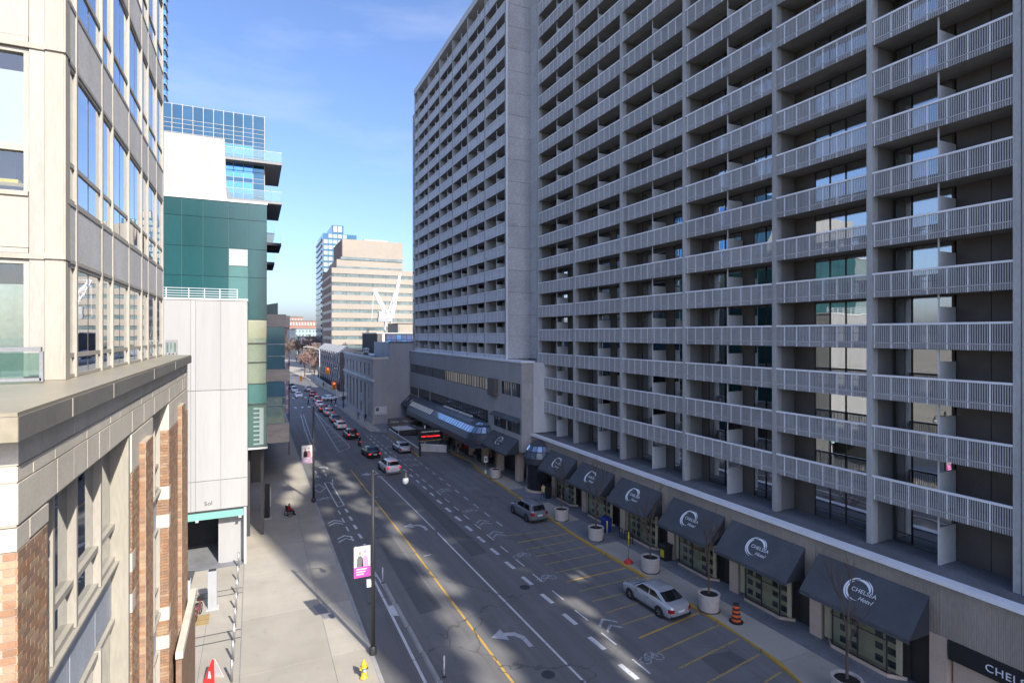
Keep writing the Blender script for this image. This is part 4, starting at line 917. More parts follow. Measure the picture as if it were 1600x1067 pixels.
dp('green_back', 'teal_light', 1.1, 3.2, S4+.8, S4+.9, 6.96, 9.9); dp('ground_wall', 'brown_panel', -.2, 1.2, S4+2, 110, .1, 4.84)
MB().prism([(1.15,19.26),(2.6,19.26),(2.6,20.6),(1.15,20.3)], 'y', S4+1, S4+5).build('roof_glass', 'teal_light', dk)
bs_ = thing('blade_sign', 'tall narrow blade sign with blue foot on the dark glass building', 'sign', (3.9, 78, 5)); 
MB().box(4.3, 4.42, 79.5, 79.62, 1.0, 13.6).build('frame', 'black_metal', bs_); MB().box(3.95, 4.29, 79.52, 79.6, 6.5, 13.2).build('face', 'lilac', bs_); MB().box(3.95, 4.29, 79.5, 79.62, 3.2, 6.4).build('foot', 'sign_blue', bs_)
for z in (7.2, 8.4, 9.6, 10.8, 12): MB().box(3.98, 4.25, 79.49, 79.515, z, z+.5).build('print', 'sign_white', bs_)
MB().box(3.7, 3.95, 79.53, 79.6, 7, 7.1).build('bracket', 'black_metal', bs_)
MB().box(3.7, 3.95, 79.53, 79.6, 12.4, 12.5).build('bracket', 'black_metal', bs_)
# ---------------------------------------------------------------- stone bank on the corner
bk = thing('stone_bank_building', 'grey stone bank with tall slit windows on the street corner', 'building', (24, 120, 0))
def kp(nm, m, *a): return B(*a).build(nm, m, bk)
kp('core', 'bank_side', 20.75, 40, 106.1, 142, 0, 12.2)
kp('side_wall', 'bank_side', 20.42, 40, 105.8, 106.09, .1, 12.3); kp('rear_block', 'bank_side', 24.2, 40, 106.5, 124, 12.2, 15.4); kp('rear_front', 'bank_side', 23.6, 40, 105.82, 106.48, 12.31, 15.4); kp('rear_parapet', 'roof_dark', 23.5, 40, 105.75, 106.5, 15.41, 15.6)
kp('roof_deck', 'roof_dark', 20.8, 24.1, 106.5, 141.8, 12.21, 12.3); kp('parapet', 'concrete_pale', 20.25, 20.74, 105.7, 142.2, 12.3, 12.75); kp('side_parapet', 'concrete_pale', 20.75, 23.5, 105.7, 106.2, 12.31, 12.7)
kp('cornice', 'concrete_pale', 20.15, 20.74, 105.6, 142.3, 8.15, 8.5); kp('frieze', 'bank_stone', 20.4, 20.74, 105.75, 142.1, 7.4, 8.14); kp('plinth', 'bank_stone', 20.3, 20.74, 105.75, 142.1, .1, .95)
kp('attic_sill', 'bank_stone', 20.4, 20.74, 105.75, 142.1, 8.51, 9.0); kp('attic_head', 'bank_stone', 20.4, 20.74, 105.75, 142.1, 11.3, 12.29)
n = 8; pw = 36.3/n
for i in range(n):
    a = 105.75+i*pw
    kp('attic_pier', 'bank_stone', 20.4, 20.74, a, a+pw-1.3, 9.01, 11.29); kp('attic_window', 'window_dark', 20.6, 20.66, a+pw-1.29, a+pw-.01, 9.02, 11.28); kp('attic_mullion', 'concrete_pale', 20.54, 20.59, a+pw-.7, a+pw-.6, 9.02, 11.28)
    if i in (1, 2, 3, 4, 5, 6):
        kp('pier', 'bank_stone', 20.4, 20.74, a, a+pw-1.9, .96, 7.39); kp('tall_window', 'window_dark', 20.64, 20.7, a+pw-1.89, a+pw-.01, .97, 7.38); kp('window_transom', 'bronze', 20.6, 20.635, a+pw-1.89, a+pw-.01, 4.2, 4.5); kp('window_mullion', 'bronze', 20.6, 20.635, a+pw-1.0, a+pw-.9, .97, 7.38)
    else: kp('pier', 'bank_stone', 20.4, 20.74, a, a+pw-1.1, .96, 7.39); kp('small_window', 'window_dark', 20.62, 20.7, a+pw-1.09, a+pw-.01, 4.6, 6.9); kp('pier_infill', 'bank_stone', 20.45, 20.74, a+pw-1.09, a+pw-.01, 6.91, 7.39); kp('small_door', 'window_dark', 20.62, 20.7, a+pw-1.09, a+pw-.01, .97, 3.6); kp('pier_infill', 'bank_stone', 20.45, 20.74, a+pw-1.09, a+pw-.01, 3.61, 4.59)
kp('wall_patch', 'concrete_pale', 22.1, 23.7, 105.76, 105.795, .15, 5.2) if False else kp('wall_patch', 'bank_stone', 22.6, 24.4, 105.77, 105.795, .15, 5.4)
sg = thing('parking_board', 'white board with dark square mark on the bank side wall', 'sign', (22, 105.7, 2)); MB().box(20.75, 23.0, 105.6, 105.74, 1.9, 3.4).build('board', 'sign_white', sg); MB().box(20.95, 21.5, 105.585, 105.598, 2.6, 3.2).build('dark_square', 'black_metal', sg)
o = put('letter', text_mesh('P', .5, 'sign_white', .004), sg); orient(o, (21.22, 105.58, 2.9), (1,0,0), (0,0,1))
for x in (21.7, 21.95, 22.2, 22.45): MB().box(x, x+.16, 105.59, 105.599, 2.05, 2.12).build('print_line', 'dark_metal', sg)
ems = thing('bank_emblem', 'small round white emblem fixed to the bank street wall', 'sign', (20.2, 117, 4)); 
def ring_y(c, r0, r1, a0, a1, x, n=16):
    b = MB(); P = []
    for i in range(n+1):
        a = rad(a0+(a1-a0)*i/n); P += [(x, c[0]+r0*math.cos(a), c[1]+r0*math.sin(a)), (x, c[0]+r1*math.cos(a), c[1]+r1*math.sin(a))]
    return b.add(P, [(2*i,2*i+1,2*i+3,2*i+2) for i in range(n)])
ring_y((117.0,4.0), .75, 1.15, -50, 230, 20.28).build('ring', 'sign_white', ems); ring_y((116.6,4.0), .15, .5, 0, 360, 20.27).build('dot', 'sign_white', ems); MB().box(20.29, 20.39, 116.6, 117.4, 3.6, 4.4).build('backing', 'dark_metal', ems)
# ---------------------------------------------------------------- beyond the crossing
mb = thing('lattice_facade_building', 'low dark building with white triangular lattice facade beyond the crossing', 'building', (24, 195, 0))
B(23.3, 60, 170, 232, 0, 11.5).build('core', 'roof_dark', mb); B(23.25, 23.29, 170, 232, 1.5, 11.4).build('glass_wall', 'navy_glass', mb)
for i in range(22):
    y = 171+i*2.75
    for j in range(4):
        z = 1.8+j*2.4; u = (i+j) % 2
        MB().bar((23.1,y+(0 if u else 2.5),z),(23.1,y+(2.5 if u else 0),z+2.35),.16,.3).build('lattice_bar', 'white_far', mb)
B(20.9, 21.3, 160, 232, .1, 1.6).build('low_wall', 'bank_stone', mb)
for i in range(10):
    MB().add([(23.2,171+i*6,11.55),(23.2,176+i*6,11.55),(25.5,175+i*6,13.6),(25.5,170.5+i*6,13.6),(23.3,171+i*6,11.5),(23.3,176+i*6,11.5),(25.6,175+i*6,13.5),(25.6,170.5+i*6,13.5)], [(0,1,2,3),(4,7,6,5),(0,4,5,1),(1,5,6,2),(2,6,7,3),(3,7,4,0)]).build('roof_fin', 'white_far', mb)
nb_ = thing('navy_glass_block', 'dark blue glass block with grid of panes behind the bank roof', 'building', (38, 170, 0))
B(33.2, 46, 165.3, 190, 0, 17.2).build('core', 'roof_dark', nb_)
for i in range(6):
    for j in range(5): B(35.8+i*1.55, 37.2+i*1.55, 165.1, 165.29, 9.2+j*1.55, 10.6+j*1.55).build('pane', 'navy_glass' if (i+j) % 3 else 'tower_glass', nb_)
B(33.2, 34.6, 165.05, 165.28, 6, 17.1).build('side_fin', 'brown_panel', nb_); B(34.7, 35.3, 165.05, 165.28, 6, 17.1).build('pale_fin', 'concrete_rail', nb_)
B(33.0, 46.2, 165.0, 190, 17.21, 17.5).build('roof_edge', 'concrete_pale', nb_)
rv = thing('roof_unit', 'small pale ventilation unit on the bank roof', 'vent', (23.5, 128, 12.3)); MB().cyl((23.2,128,12.3),(23.2,128,13.6),.6,.6,12).build('drum', 'grey_metal', rv); MB().lathe([(.75,13.6),(.75,13.8),(.02,14.1)], (23.2,128,0), 12).build('cap', 'grey_metal', rv)
bx = thing('beige_block', 'plain beige block with dark parapet beside the hotel wing', 'building', (52, 210, 0)); B(50.5, 60.2, 212.1, 230, 0, 21.0).build('wall', 'office_beige', bx); B(50.3, 60.4, 211.9, 230.2, 21.01, 21.3).build('parapet', 'brown_panel', bx); B(60.5, 62.5, 212, 230, 0, 20.6).build('side_tower', 'office_beige', bx)
B(51, 56.5, 211.95, 212.09, 12, 20).build('wall_panel', 'office_beige', bx)
of = thing('banded_office_block', 'large beige office block with horizontal window bands in the distance', 'building', (45, 275, 0))
SO, TO = 260, 32.0
def op(nm, m, *a): return B(*a).build(nm, m, of)
op('core', 'office_shade_brown', TO+.5, 75, SO+.5, 300, 0, 46.85)
lv = [46.9-4.02*i for i in range(12)]
for i, z in enumerate(lv):
    op('spandrel_band', 'office_beige', TO, 75, SO, SO+.49, z-2.45, z); op('side_band', 'office_shade_brown', TO, TO+.49, SO+.5, 298, z-2.45, z)
    b_ = op('window_band', 'office_window', TO+.3, 74.8, SO+.3, SO+.48, z-4.0, z-2.46); op('side_window_band', 'tan_fascia', TO+.3, TO+.48, SO+.5, 297, z-4.0, z-2.46)
    for j in range(22): op('window_post', 'office_window' if j % 3 else 'roof_dark', TO+.6+j*1.95, TO+.75+j*1.95, SO+.2, SO+.29, z-3.99, z-2.47)
for z0, z1, x0 in ((46.91,47.9,34.3),(47.91,50.9,34.3),(51.6,52.1,36.5),(52.0,60.2,36.9)): op('setback', 'office_beige', x0, 64.5, SO+1, SO+30, z0, z1)
for z0, z1, x0 in ((50.91,52.0,36.0),(47.05,47.85,34.25)): op('setback_window', 'office_window', x0, 64, SO+.7, SO+.99, z0, z1)
op('setback_side', 'office_shade_brown', 36.6, 36.89, SO+1, SO+30, 52.11, 60.2); op('roof_plant', 'white_far', 47, 58, SO+4, SO+12, 60.21, 61.2)
rt = thing('slim_residential_tower', 'slim white-gridded tower with blue side behind the office block', 'tower', (38, 350, 0))
S5 = 340
def rp(nm, m, *a): return B(*a).build(nm, m, rt)
x0 = S5*math.tan(math.radians(24.956)+math.atan((505-800)/870)); 
rp('core', 'tower_glass_dark', x0, x0+19, S5+.3, S5+30, 0, 76); rp('blue_side', 'office_window', x0-.3, x0-.02, S5+.3, S5+36, 0, 74); rp('crown', 'tower_glass_dark', x0+5, x0+11.5, S5+.3, S5+25, 76, 81)
for i in range(7):
    for j in range(22):
        z = 76-3.35*j
        if j < 1 and i in (0, 5, 6): continue
        rp('pane', 'white_far' if (i+j) % 2 else 'pale_teal_far', x0+.3+i*2.7, x0+2.5+i*2.7, S5, S5+.28, z-2.6, z-.35)
for i in (2, 3):
    rp('pane', 'white_far', x0+.3+i*2.7, x0+2.5+i*2.7, S5, S5+.28, 77, 80.5)
for j in range(22): rp('balcony', 'navy_glass', x0-.9, x0-.31, S5+4, S5+34, 72-3.35*j, 73.2-3.35*j)
# far low buildings closing the street
def far_block(nm, lb, px0, px1, y0, y1, s, m, wm='window_dark', rows=3, cols=8, dep=30):
    TH = math.atan(405/870); ta_ = lambda x: TH+math.atan((x-800)/870); a, b_ = s*math.tan(ta_(px0)), s*math.tan(ta_(px1)); Z = s/math.cos(ta_(px0))*math.cos(ta_(px0)-TH); h = lambda y: 17-(y-522.4)*Z/870
    t_ = thing(nm, lb, 'building', ((a+b_)/2, s, 0)); z0, z1 = max(0, h(y1)), h(y0)
    B(a, b_, s, s+dep, 0, z1).build('wall', m, t_); B(a-.5, b_+.5, s-.4, s+dep+.5, z1+.01, z1+.7).build('roof', 'roof_grey', t_)
    for i in range(cols):
        for j in range(rows): cx = a+(b_-a)*(i+.5)/cols; cz = z0+(z1-z0)*(j+.5)/rows; w_ = (b_-a)/cols*.28; hh = (z1-z0)/rows*.25; B(cx-w_, cx+w_, s-.15, s-.02, cz-hh, cz+hh).build('window', wm, t_)
    return t_
far_block('brick_walkup', 'long red brick apartment house closing the far end of the street', 452, 506, 501, 530, 520, 'red_brick_far', 'white_far', 3, 12)
far_block('brick_tower_house', 'taller red brick house left in the far distance', 446, 473, 495, 530, 535, 'red_brick_far', 'white_far', 3, 6)
far_block('pale_green_hall', 'pale green long low hall in the far distance', 460, 498, 514, 527, 470, 'pale_teal_far', 'roof_grey', 2, 7)
far_block('white_hall', 'white low house below the green hall in the far distance', 470, 508, 527, 545, 420, 'white_far', 'red_brick_far', 2, 6)
far_block('white_corner_house', 'narrow white house next to the dark glass building in the far distance', 452, 462, 515, 545, 440, 'white_far', 'pale_teal_far', 3, 3)
far_block('dark_red_shed', 'dark low shed behind the street trees', 487, 506, 538, 560, 330, 'office_shade_brown', 'roof_dark', 1, 4)
# ---------------------------------------------------------------- bare trees
def branch_mesh(seed, H_, spread, depth=5, thin=.006, tl0=.3):
    rr = random.Random(seed); tr = MB(); tw = MB()
    def grow(p, d, l, r, lev):
        q = p+d*l; r = max(r, thin); (tr if lev < 2 else tw).cyl(p, q, r, max(thin, r*.65), 6 if lev < 2 else 3, 0, True, False)
        if lev >= depth: return
        n = 3 if lev < depth-1 else 4
        for i in range(n):
            ax = Vector((rr.gauss(0,1), rr.gauss(0,1), rr.gauss(0,.4))).normalized()
            nd = (d+ax*spread*rr.uniform(.6,1.1)+Vector((0,0,.12))).normalized()
            st_ = p+(q-p)*(1 if i == 0 else rr.uniform(.45,1)); grow(st_, nd, l*rr.uniform(.6,.82), r*.58, lev+1)
    grow(Vector((0,0,0)), Vector((0,0,1)), H_*tl0, H_*.018, 0)
    return tr, tw
TREES = []
for sd_ in (1, 2, 3):
    tr, tw = branch_mesh(sd_, 10, .62, 6, .05); TREES.append((tr.mesh('trunk', 'bark'), tw.mesh('crown', 'twig'), tw.mesh('crown', 'twig_pink')))
tl = [(476,589,.85,1,'pinkish bare young tree standing alone by the sunny road'),(491,593,.8,1,'pinkish bare tree behind the pale street lamp in the sun'),(452,572,1.1,0,'bare tree beside the dark glass building at the far left'),(463,566,1.1,0,'bare tree just left of the pink tree, behind parked cars'),(484,581,1.05,0,'large bare tree in the middle of the far clump'),(496,580,1.1,0,'dark bare tree right of the middle of the far clump'),(504,584,1.1,0,'bare tree next to the lattice facade'),(446,562,1.3,0,'bare tree furthest left of the far clump'),(470,570,1.2,0,'tall bare tree behind the middle of the clump'),(479,568,1.2,0,'tall bare tree in front of the dark shed'),(459,558,1.4,0,'hazy bare tree far back on the left of the street'),(499,566,1.3,0,'hazy bare tree far back beside the office block'),(489,563,1.4,0,'furthest bare tree in the middle of the street end')]
for i, (x, y, k, pk, lb) in enumerate(tl):
    TH = math.atan(405/870); Z = 870*17/(y-522.4); a = math.atan((x-800)/870); r = Z/math.cos(a); A = TH+a
    me = TREES[i % 3]; t_ = thing('bare_tree', lb, 'tree', (r*math.sin(A), r*math.cos(A), 0), R.uniform(0,6), 'bare street trees in the distance'); k *= 1.3
    t_.scale = (k*1.15, k*1.15, k); sub('trunk', me[0], t_); sub('crown', me[2 if pk else 1], t_)
# ---------------------------------------------------------------- tower crane
cr_ = thing('tower_crane', 'white luffing tower crane in front of the office block', 'crane', (50, 230, 0))
def lattice(p, q, w0, w1, n, nm):
    p, q = Vector(p), Vector(q); d = (q-p).normalized(); x = d.cross(Vector((0,1,.01))).normalized(); y = x.cross(d).normalized(); b = MB()
    ring = lambda i: [(p+(q-p)*i/n)+(x*sx+y*sy)*((w0+(w1-w0)*i/n)/2) for sx, sy in ((-1,-1),(1,-1),(1,1),(-1,1))]
    for i in range(n):
        a, c = ring(i), ring(i+1)
        for k in range(4): b.bar(a[k], c[k], .22); b.bar(a[k], c[(k+1) % 4] if i % 2 else c[k-1], .14); b.bar(a[k], a[(k+1) % 4], .12)
    return b.build(nm, 'crane_white', cr_)
ps_ = lambda x, y, s=230: (s*math.tan(math.atan(405/870)+math.atan((x-800)/870)), s, 17-(y-522.4)*(s/math.cos(math.atan(405/870)+math.atan((x-800)/870))*math.cos(math.atan((x-800)/870)))/870)
lattice((ps_(606,560)[0],230,2), ps_(606,498), 2.4, 2.4, 9, 'mast'); lattice(ps_(606,496), ps_(584,452), 1.8, .9, 8, 'jib'); lattice(ps_(607,496), ps_(619,456), 2.2, 1.2, 6, 'a_frame'); lattice(ps_(612,496), ps_(625,428), 1.2, .7, 8, 'boom')
p = ps_(590,498); q = ps_(612,492); B(p[0], q[0], 228.6, 231.4, p[2]-1.2, p[2]+.6).build('machine_deck', 'grey_metal', cr_); B(p[0]+.3, p[0]+2.8, 229, 231, p[2]+.61, p[2]+3).build('counterweight', 'white_far', cr_)
MB().bar(ps_(584,452), ps_(581,500), .12).bar(ps_(584,452), ps_(619,456), .1).bar(ps_(625,428), ps_(619,456), .1).build('cable', 'crane_white', cr_)
# ---------------------------------------------------------------- parking ramp walls and display board
rw = thing('ramp_wall', 'concrete parapet wall with white rail beside the car park ramp', 'wall', (21, 85, 0)); 
MB().bar((21.15,76,.5),(20.95,94.5,.5),.25,1.0).build('wall', 'bank_stone', rw); MB().bar((21.15,76,1.04),(20.95,94.5,1.04),.1,.07).build('rail', 'concrete_rail', rw); MB().bar((20.85,75.6,.09),(20.72,94.5,.09),.28,.16).build('kerb', 'paint_yellow_worn', rw); MB().box(21.02,21.28,75.75,75.99,0,1.5).build('end_post', 'black_metal', rw)
rp2 = thing('ramp_portal', 'dark ramp entrance portal with letter board beside the bank', 'portal', (23, 96, 0)); B(21.4, 26.5, 95.6, 97.5, .1, 2.3).build('portal_wall', 'brown_panel', rp2); B(21.6, 26.3, 92, 95.59, 1.0, 1.15).build('portal_ledge', 'concrete_pale', rp2); B(21.6, 26.3, 91.9, 92.0, .1, .99).build('portal_front', 'roof_dark', rp2)
o = put('lettering', text_mesh('CHELSEA HOTEL PARKING', .42, 'sign_white', .005), rp2); orient(o, (23.9, 95.58, 1.9), (1,0,0), (0,0,1))
for i, (x, y, h_) in enumerate(((21.9,91.5,1.9),(22.9,79.5,3.6))):
    t_ = thing('height_post', ['short pale post at the far end of the ramp', 'tall white post beside the red display board'][i], 'post', (x,y,0)); MB().cyl((x,y,0),(x,y,h_),.09,.09,10).build('shaft', 'sign_white', t_); MB().lathe([(.16,0),(.16,.1),(.09,.14)], (x,y,0), 10).build('base', 'grey_metal', t_)
ld = thing('display_board', 'black display board with red glowing line over the car park ramp', 'sign', (23, 77.5, 0)); B(21.45, 24.95, 77.5, 77.9, 1.85, 3.45).build('cabinet', 'black_metal', ld)
for x in (21.5, 24.7): B(x, x+.2, 77.55, 77.85, .05, 1.84).build('leg', 'black_metal', ld)
o = put('name_lettering', text_mesh('CHELSEA HOTEL PARKING', .24, 'led_grey', .004), ld); orient(o, (23.2, 77.49, 3.05), (1,0,0), (0,0,1))
o = put('red_lettering', text_mesh('Public Parking Available', .29, 'led_red', .004), ld); orient(o, (23.2, 77.49, 2.4), (1,0,0), (0,0,1))
B(21.4, 25.0, 77.45, 77.95, 1.75, 1.84).build('bottom_trim', 'paint_yellow_worn', ld)
MB().bar((21.4,77.7,3.5),(21.3,90,3.1),.5,.08).build('side_beam', 'dark_metal', ld)
r3 = thing('ramp_end_wall', 'pale concrete end wall under the display board', 'wall', (25, 77, 0)); MB().bar((22,79,.55),(25.3,76.6,.55),.2,1.0).build('wall', 'concrete', r3); MB().bar((22,79,1.08),(25.3,76.6,1.08),.26,.06).build('cap', 'concrete_rail', r3)
# ---------------------------------------------------------------- cars
def sup(a, hw, cx, p, n=16, phis=None):
    """right-hand half of a rounded rectangle, from the rear end to the front end"""
    out = []
    for i in range(n+1):
        f = math.pi-math.pi*i/n; c, s_ = math.cos(f), math.sin(f)
        out.append((cx+a*math.copysign(abs(c)**(2/p), c), -hw*abs(s_)**(2/p)))
    return out
def lerp_tab(tab, x):
    if x <= tab[0][0]: return tab[0][1]
    for (a, b), (c, d) in zip(tab, tab[1:]):
        if x <= c: return b+(d-b)*(x-a)/(c-a)
    return tab[-1][1]
CARS = {
 'sedan': dict(L=4.6, W=1.80, H=1.45, top=[(-2.3,.86),(-1.9,.99),(-1.2,1.0),(.9,.96),(1.6,.88),(2.0,.79),(2.2,.69),(2.3,.58)], belt=(-1.92,1.28), roof=(-.98,.42), wb=1.33, wr=.31),
 'suv': dict(L=4.55, W=1.84, H=1.66, top=[(-2.28,1.0),(-2.0,1.08),(-1.2,1.08),(.85,1.06),(1.6,.98),(2.1,.84),(2.28,.70)], belt=(-2.16,1.12), roof=(-1.78,.22), wb=1.35, wr=.35),
 'hatch': dict(L=4.2, W=1.76, H=1.48, top=[(-2.1,.92),(-1.8,1.0),(-1.2,1.0),(.8,.97),(1.5,.88),(1.95,.74),(2.1,.62)], belt=(-1.98,1.08), roof=(-1.5,.22), wb=1.27, wr=.31)}
CM = {}
def car_meshes(kind):
    if kind in CM: return CM[kind]
    C = CARS[kind]; L, W, H_ = C['L'], C['W'], C['H']; n = 20; P = {}
    b = MB(); rings = []
    for f, sx, sw, zoff in ((0,.955,.90,0),(.06,.985,.97,0),(.35,1,1,0),(.62,1,1,0),(.86,.992,.975,0),(.96,.975,.93,0),(1.0,.95,.86,0)):
        hr = sup(L/2*sx, W/2*sw, 0, 7, n); ring = []
        for x, y in hr: zt = lerp_tab(C['top'], x); ring.append((x, y, .2+(zt-.2)*f))
        ring += [(x, -y, z) for x, y, z in ring[-2:0:-1]]; rings.append(ring)
    m = len(rings[0]); V = [p for r in rings for p in r]; F = []
    for j in range(len(rings)-1): F += [(j*m+i, j*m+(i+1) % m, (j+1)*m+(i+1) % m, (j+1)*m+i) for i in range(m)]
    T = (len(rings)-1)*m; cap = []
    base = len(V)
    for i in range(n+1): x, y, z = rings[-1][i]; V.append((x, 0, z+.03*abs(y)/(W/2)))
    for i in range(n):
        r0, r1 = T+i, T+i+1; l0, l1 = T+(m-i) % m, T+(m-i-1) % m; c0, c1 = base+i, base+i+1
        F += [(r0, r1, c1, c0), (c0, c1, l1, l0)]
    F.append(list(range(m))[::-1]); b.add(V, F, 0, True)
    # cabin
    bz = lambda x: lerp_tab(C['top'], x)-.02; cr = []
    (b0, b1), (r0, r1) = C['belt'], C['roof']; hb, hr_ = W/2*.92, W/2*.74
    def cring(q, zf):
        a0, a1, hw = b0+(r0-b0)*q, b1+(r1-b1)*q, hb+(hr_-hb)*q; half = sup((a1-a0)/2, hw, (a0+a1)/2, 6, n); out = []
        for x, y in half: zb = bz(x+(0)); out.append((x, y, zb+(H_-.07-zb)*zf))
        return out+[(x, -y, z) for x, y, z in out[-2:0:-1]]
    qs = [(0,0),(.08,.08),(.9,.9),(1.0,.99),(1.1,1.045)]
    cr = [cring(q, z) for q, z in qs]
    top = [(x, y*.86, H_-.005) for x, y, z in cring(1.25, 1)]; cr.append(top)
    V = [p for r in cr for p in r]; F = []
    for j in range(len(cr)-1): F += [(j*m+i, j*m+(i+1) % m, (j+1)*m+(i+1) % m, (j+1)*m+i) for i in range(m)]
    T = (len(cr)-1)*m; base = len(V)
    for i in range(n+1): x, y, z = cr[-1][i]; V.append((x, 0, z+.025*abs(y)/(W/2)))
    for i in range(n):
        p0, p1 = T+i, T+i+1; l0, l1 = T+(m-i) % m, T+(m-i-1) % m; c0, c1 = base+i, base+i+1; F += [(p0, p1, c1, c0), (c0, c1, l1, l0)]
    b.add(V, F, 0, True); P['body'] = b.mesh('body', 'car_silver')
    # glass, a few mm proud of the cabin
    lo, hi = cring(.14, .14), cring(.86, .86)
    def out_(p, e=.012): return (p[0]+math.copysign(e, p[0]-(b0+b1)/2)*(1 if abs(p[1]) < hb*.6 else 0), p[1]+(math.copysign(e, p[1]) if abs(p[1]) > hb*.5 else 0), p[2]+.006)
    idx = list(range(m)); front, rear, side_r, side_l = MB(), MB(), {}, {}
    cxm = (r0+r1)/2
    def quad(b_, i, k): b_.add([out_(lo[i]), out_(lo[k]), out_(hi[k]), out_(hi[i])], [(0,1,2,3)], 0, True)
    for i in range(m):
        k = (i+1) % m; x = (lo[i][0]+lo[k][0])/2; y = (lo[i][1]+lo[k][1])/2
        isend = abs(lo[i][0]-lo[k][0]) < abs(lo[i][1]-lo[k][1])*1.2
        if isend: quad(front if x > cxm else rear, i, k)
    P['windscreen'] = front.mesh('windscreen', 'car_glass'); P['rear_window'] = rear.mesh('rear_window', 'car_glass')
    for sg in (-1, 1):
        for nm, u0, u1, v0, v1 in (('rear_side_window', .13, .47, .20, .46), ('front_side_window', .50, .86, .50, .80)):
            lx, hx = b0+(b1-b0)*u0, b0+(b1-b0)*u1; tx0, tx1 = r0+(r1-r0)*(v0*1.0-.05 if v0 < .3 else .5), r0+(r1-r0)*(v1 if v1 < .5 else .97)
            yb, yt = sg*(hb+(hr_-hb)*.14)*1.006, sg*(hb+(hr_-hb)*.86)*1.008; zb, zt = bz(0)+(H_-.07-bz(0))*.14, bz(0)+(H_-.07-bz(0))*.86
            q = [(lx,yb+sg*.004,zb),(hx,yb+sg*.004,zb),(tx1,yt+sg*.004,zt),(tx0,yt+sg*.004,zt)]
            P[(nm, sg)] = MB().add(q, [(0,1,2,3) if sg < 0 else (3,2,1,0)]).mesh(nm, 'car_glass')
    wr = C['wr']; P['tyre'] = MB().add(*(lambda: ([(r*math.cos(a), y, r*math.sin(a)) for y, r in ((-.11,wr*.62),(-.11,wr*.93),(-.08,wr),(.08,wr),(.11,wr*.93),(.11,wr*.62)) for a in [2*math.pi*i/20 for i in range(20)]], [(j*20+i, j*20+(i+1) % 20, (j+1)*20+(i+1) % 20, (j+1)*20+i) for j in range(5) for i in range(20)]))(), 0, True).mesh('wheel', 'tyre')
    rm = MB().add([(wr*.63*math.cos(2*math.pi*i/20), .07, wr*.63*math.sin(2*math.pi*i/20)) for i in range(20)], [list(range(20))], 1).add([(wr*.63*math.cos(2*math.pi*i/20), -.07, wr*.63*math.sin(2*math.pi*i/20)) for i in range(20)], [list(range(20))[::-1]], 1)
    for k in range(5):
        a = 2*math.pi*k/5; d = Vector((math.cos(a),0,math.sin(a)))
        for y in (-.085, .085): rm.bar(d*wr*.08+Vector((0,y,0)), d*wr*.62+Vector((0,y,0)), .07, .03)
    P['rim'] = rm.mesh('rim', ['rim', 'plastic_black'])
    ar = MB(); P['arch'] = {}
    for sg in (-1, 1): P['arch'][sg] = MB().add([((wr+.07)*math.cos(2*math.pi*i/24), sg*.004, (wr+.07)*math.sin(2*math.pi*i/24)) for i in range(24)], [list(range(24)) if sg < 0 else list(range(24))[::-1]]).mesh('wheel_arch', 'plastic_black')
    zt = lerp_tab(C['top'], -L/2)
    tz0, tz1 = (zt-.30, zt-.10) if kind != 'suv' else (zt-.28, zt-.02)
    def lampbox(xi, xo, dx, y0, y1, z0, z1, nm, m_):
        a_ = [(xi,y0,z0),(xo,y1,z0),(xo,y1,z1),(xi,y0,z1),(xi+dx,y0,z0),(xo+dx,y1,z0),(xo+dx,y1,z1),(xi+dx,y0,z1)]
        return MB().add(a_, [(0,1,2,3),(7,6,5,4),(0,4,5,1),(1,5,6,2),(2,6,7,3),(3,7,4,0)]).mesh(nm, m_)
    for sg in (-1, 1):
        P[('tail', sg)] = lampbox(-L/2-.008, -L/2+.10, .16, sg*W*.31, sg*W*.462, tz0, tz1, 'tail_light', 'tail_red')
        P[('head', sg)] = lampbox(L/2-.03, L/2-.20, -.2, sg*W*.27, sg*W*.45, .60, .70, 'headlight', 'head_lamp')
        P[('mirror', sg)] = MB().box(.72, .86, min(sg*W*.47, sg*(W*.5+.13)), max(sg*W*.47, sg*(W*.5+.13)), .98, 1.10).mesh('mirror', 'car_silver')
    P['plate'] = MB().box(-L/2-.014, -L/2+.03, -.24, .24, zt-.33, zt-.2).mesh('number_plate', 'plate'); P['fplate'] = MB().box(L/2-.02, L/2+.012, -.24, .24, .4, .52).mesh('number_plate', 'plate')
    sm = MB()
    for sg in (-1, 1):
        y0, y1 = sg*W*.5, sg*(W*.5+.003)
        for x in (-C['wb']+.42, -.12, .92): sm.box(x, x+.012, min(y0,y1), max(y0,y1), .34, .82)
        for x in (-.42, .62): sm.box(x, x+.17, min(y0, sg*(W*.5+.014)), max(y0, sg*(W*.5+.014)), .80, .83)
        sm.box(-C['wb']+.42, C['wb']-.42, min(y0, sg*(W*.5+.006)), max(y0, sg*(W*.5+.006)), .22, .30)
    P['seams'] = sm.mesh('door_seam', 'plastic_black')
    P['bumper'] = MB().box(-L/2-.008, -L/2+.12, -W*.42, W*.42, .24, .36).mesh('bumper_trim', 'plastic_black'); P['grille'] = MB().box(L/2-.1, L/2+.006, -.5, .5, .42, .56).mesh('grille', 'plastic_black')
    CM[kind] = P; return P
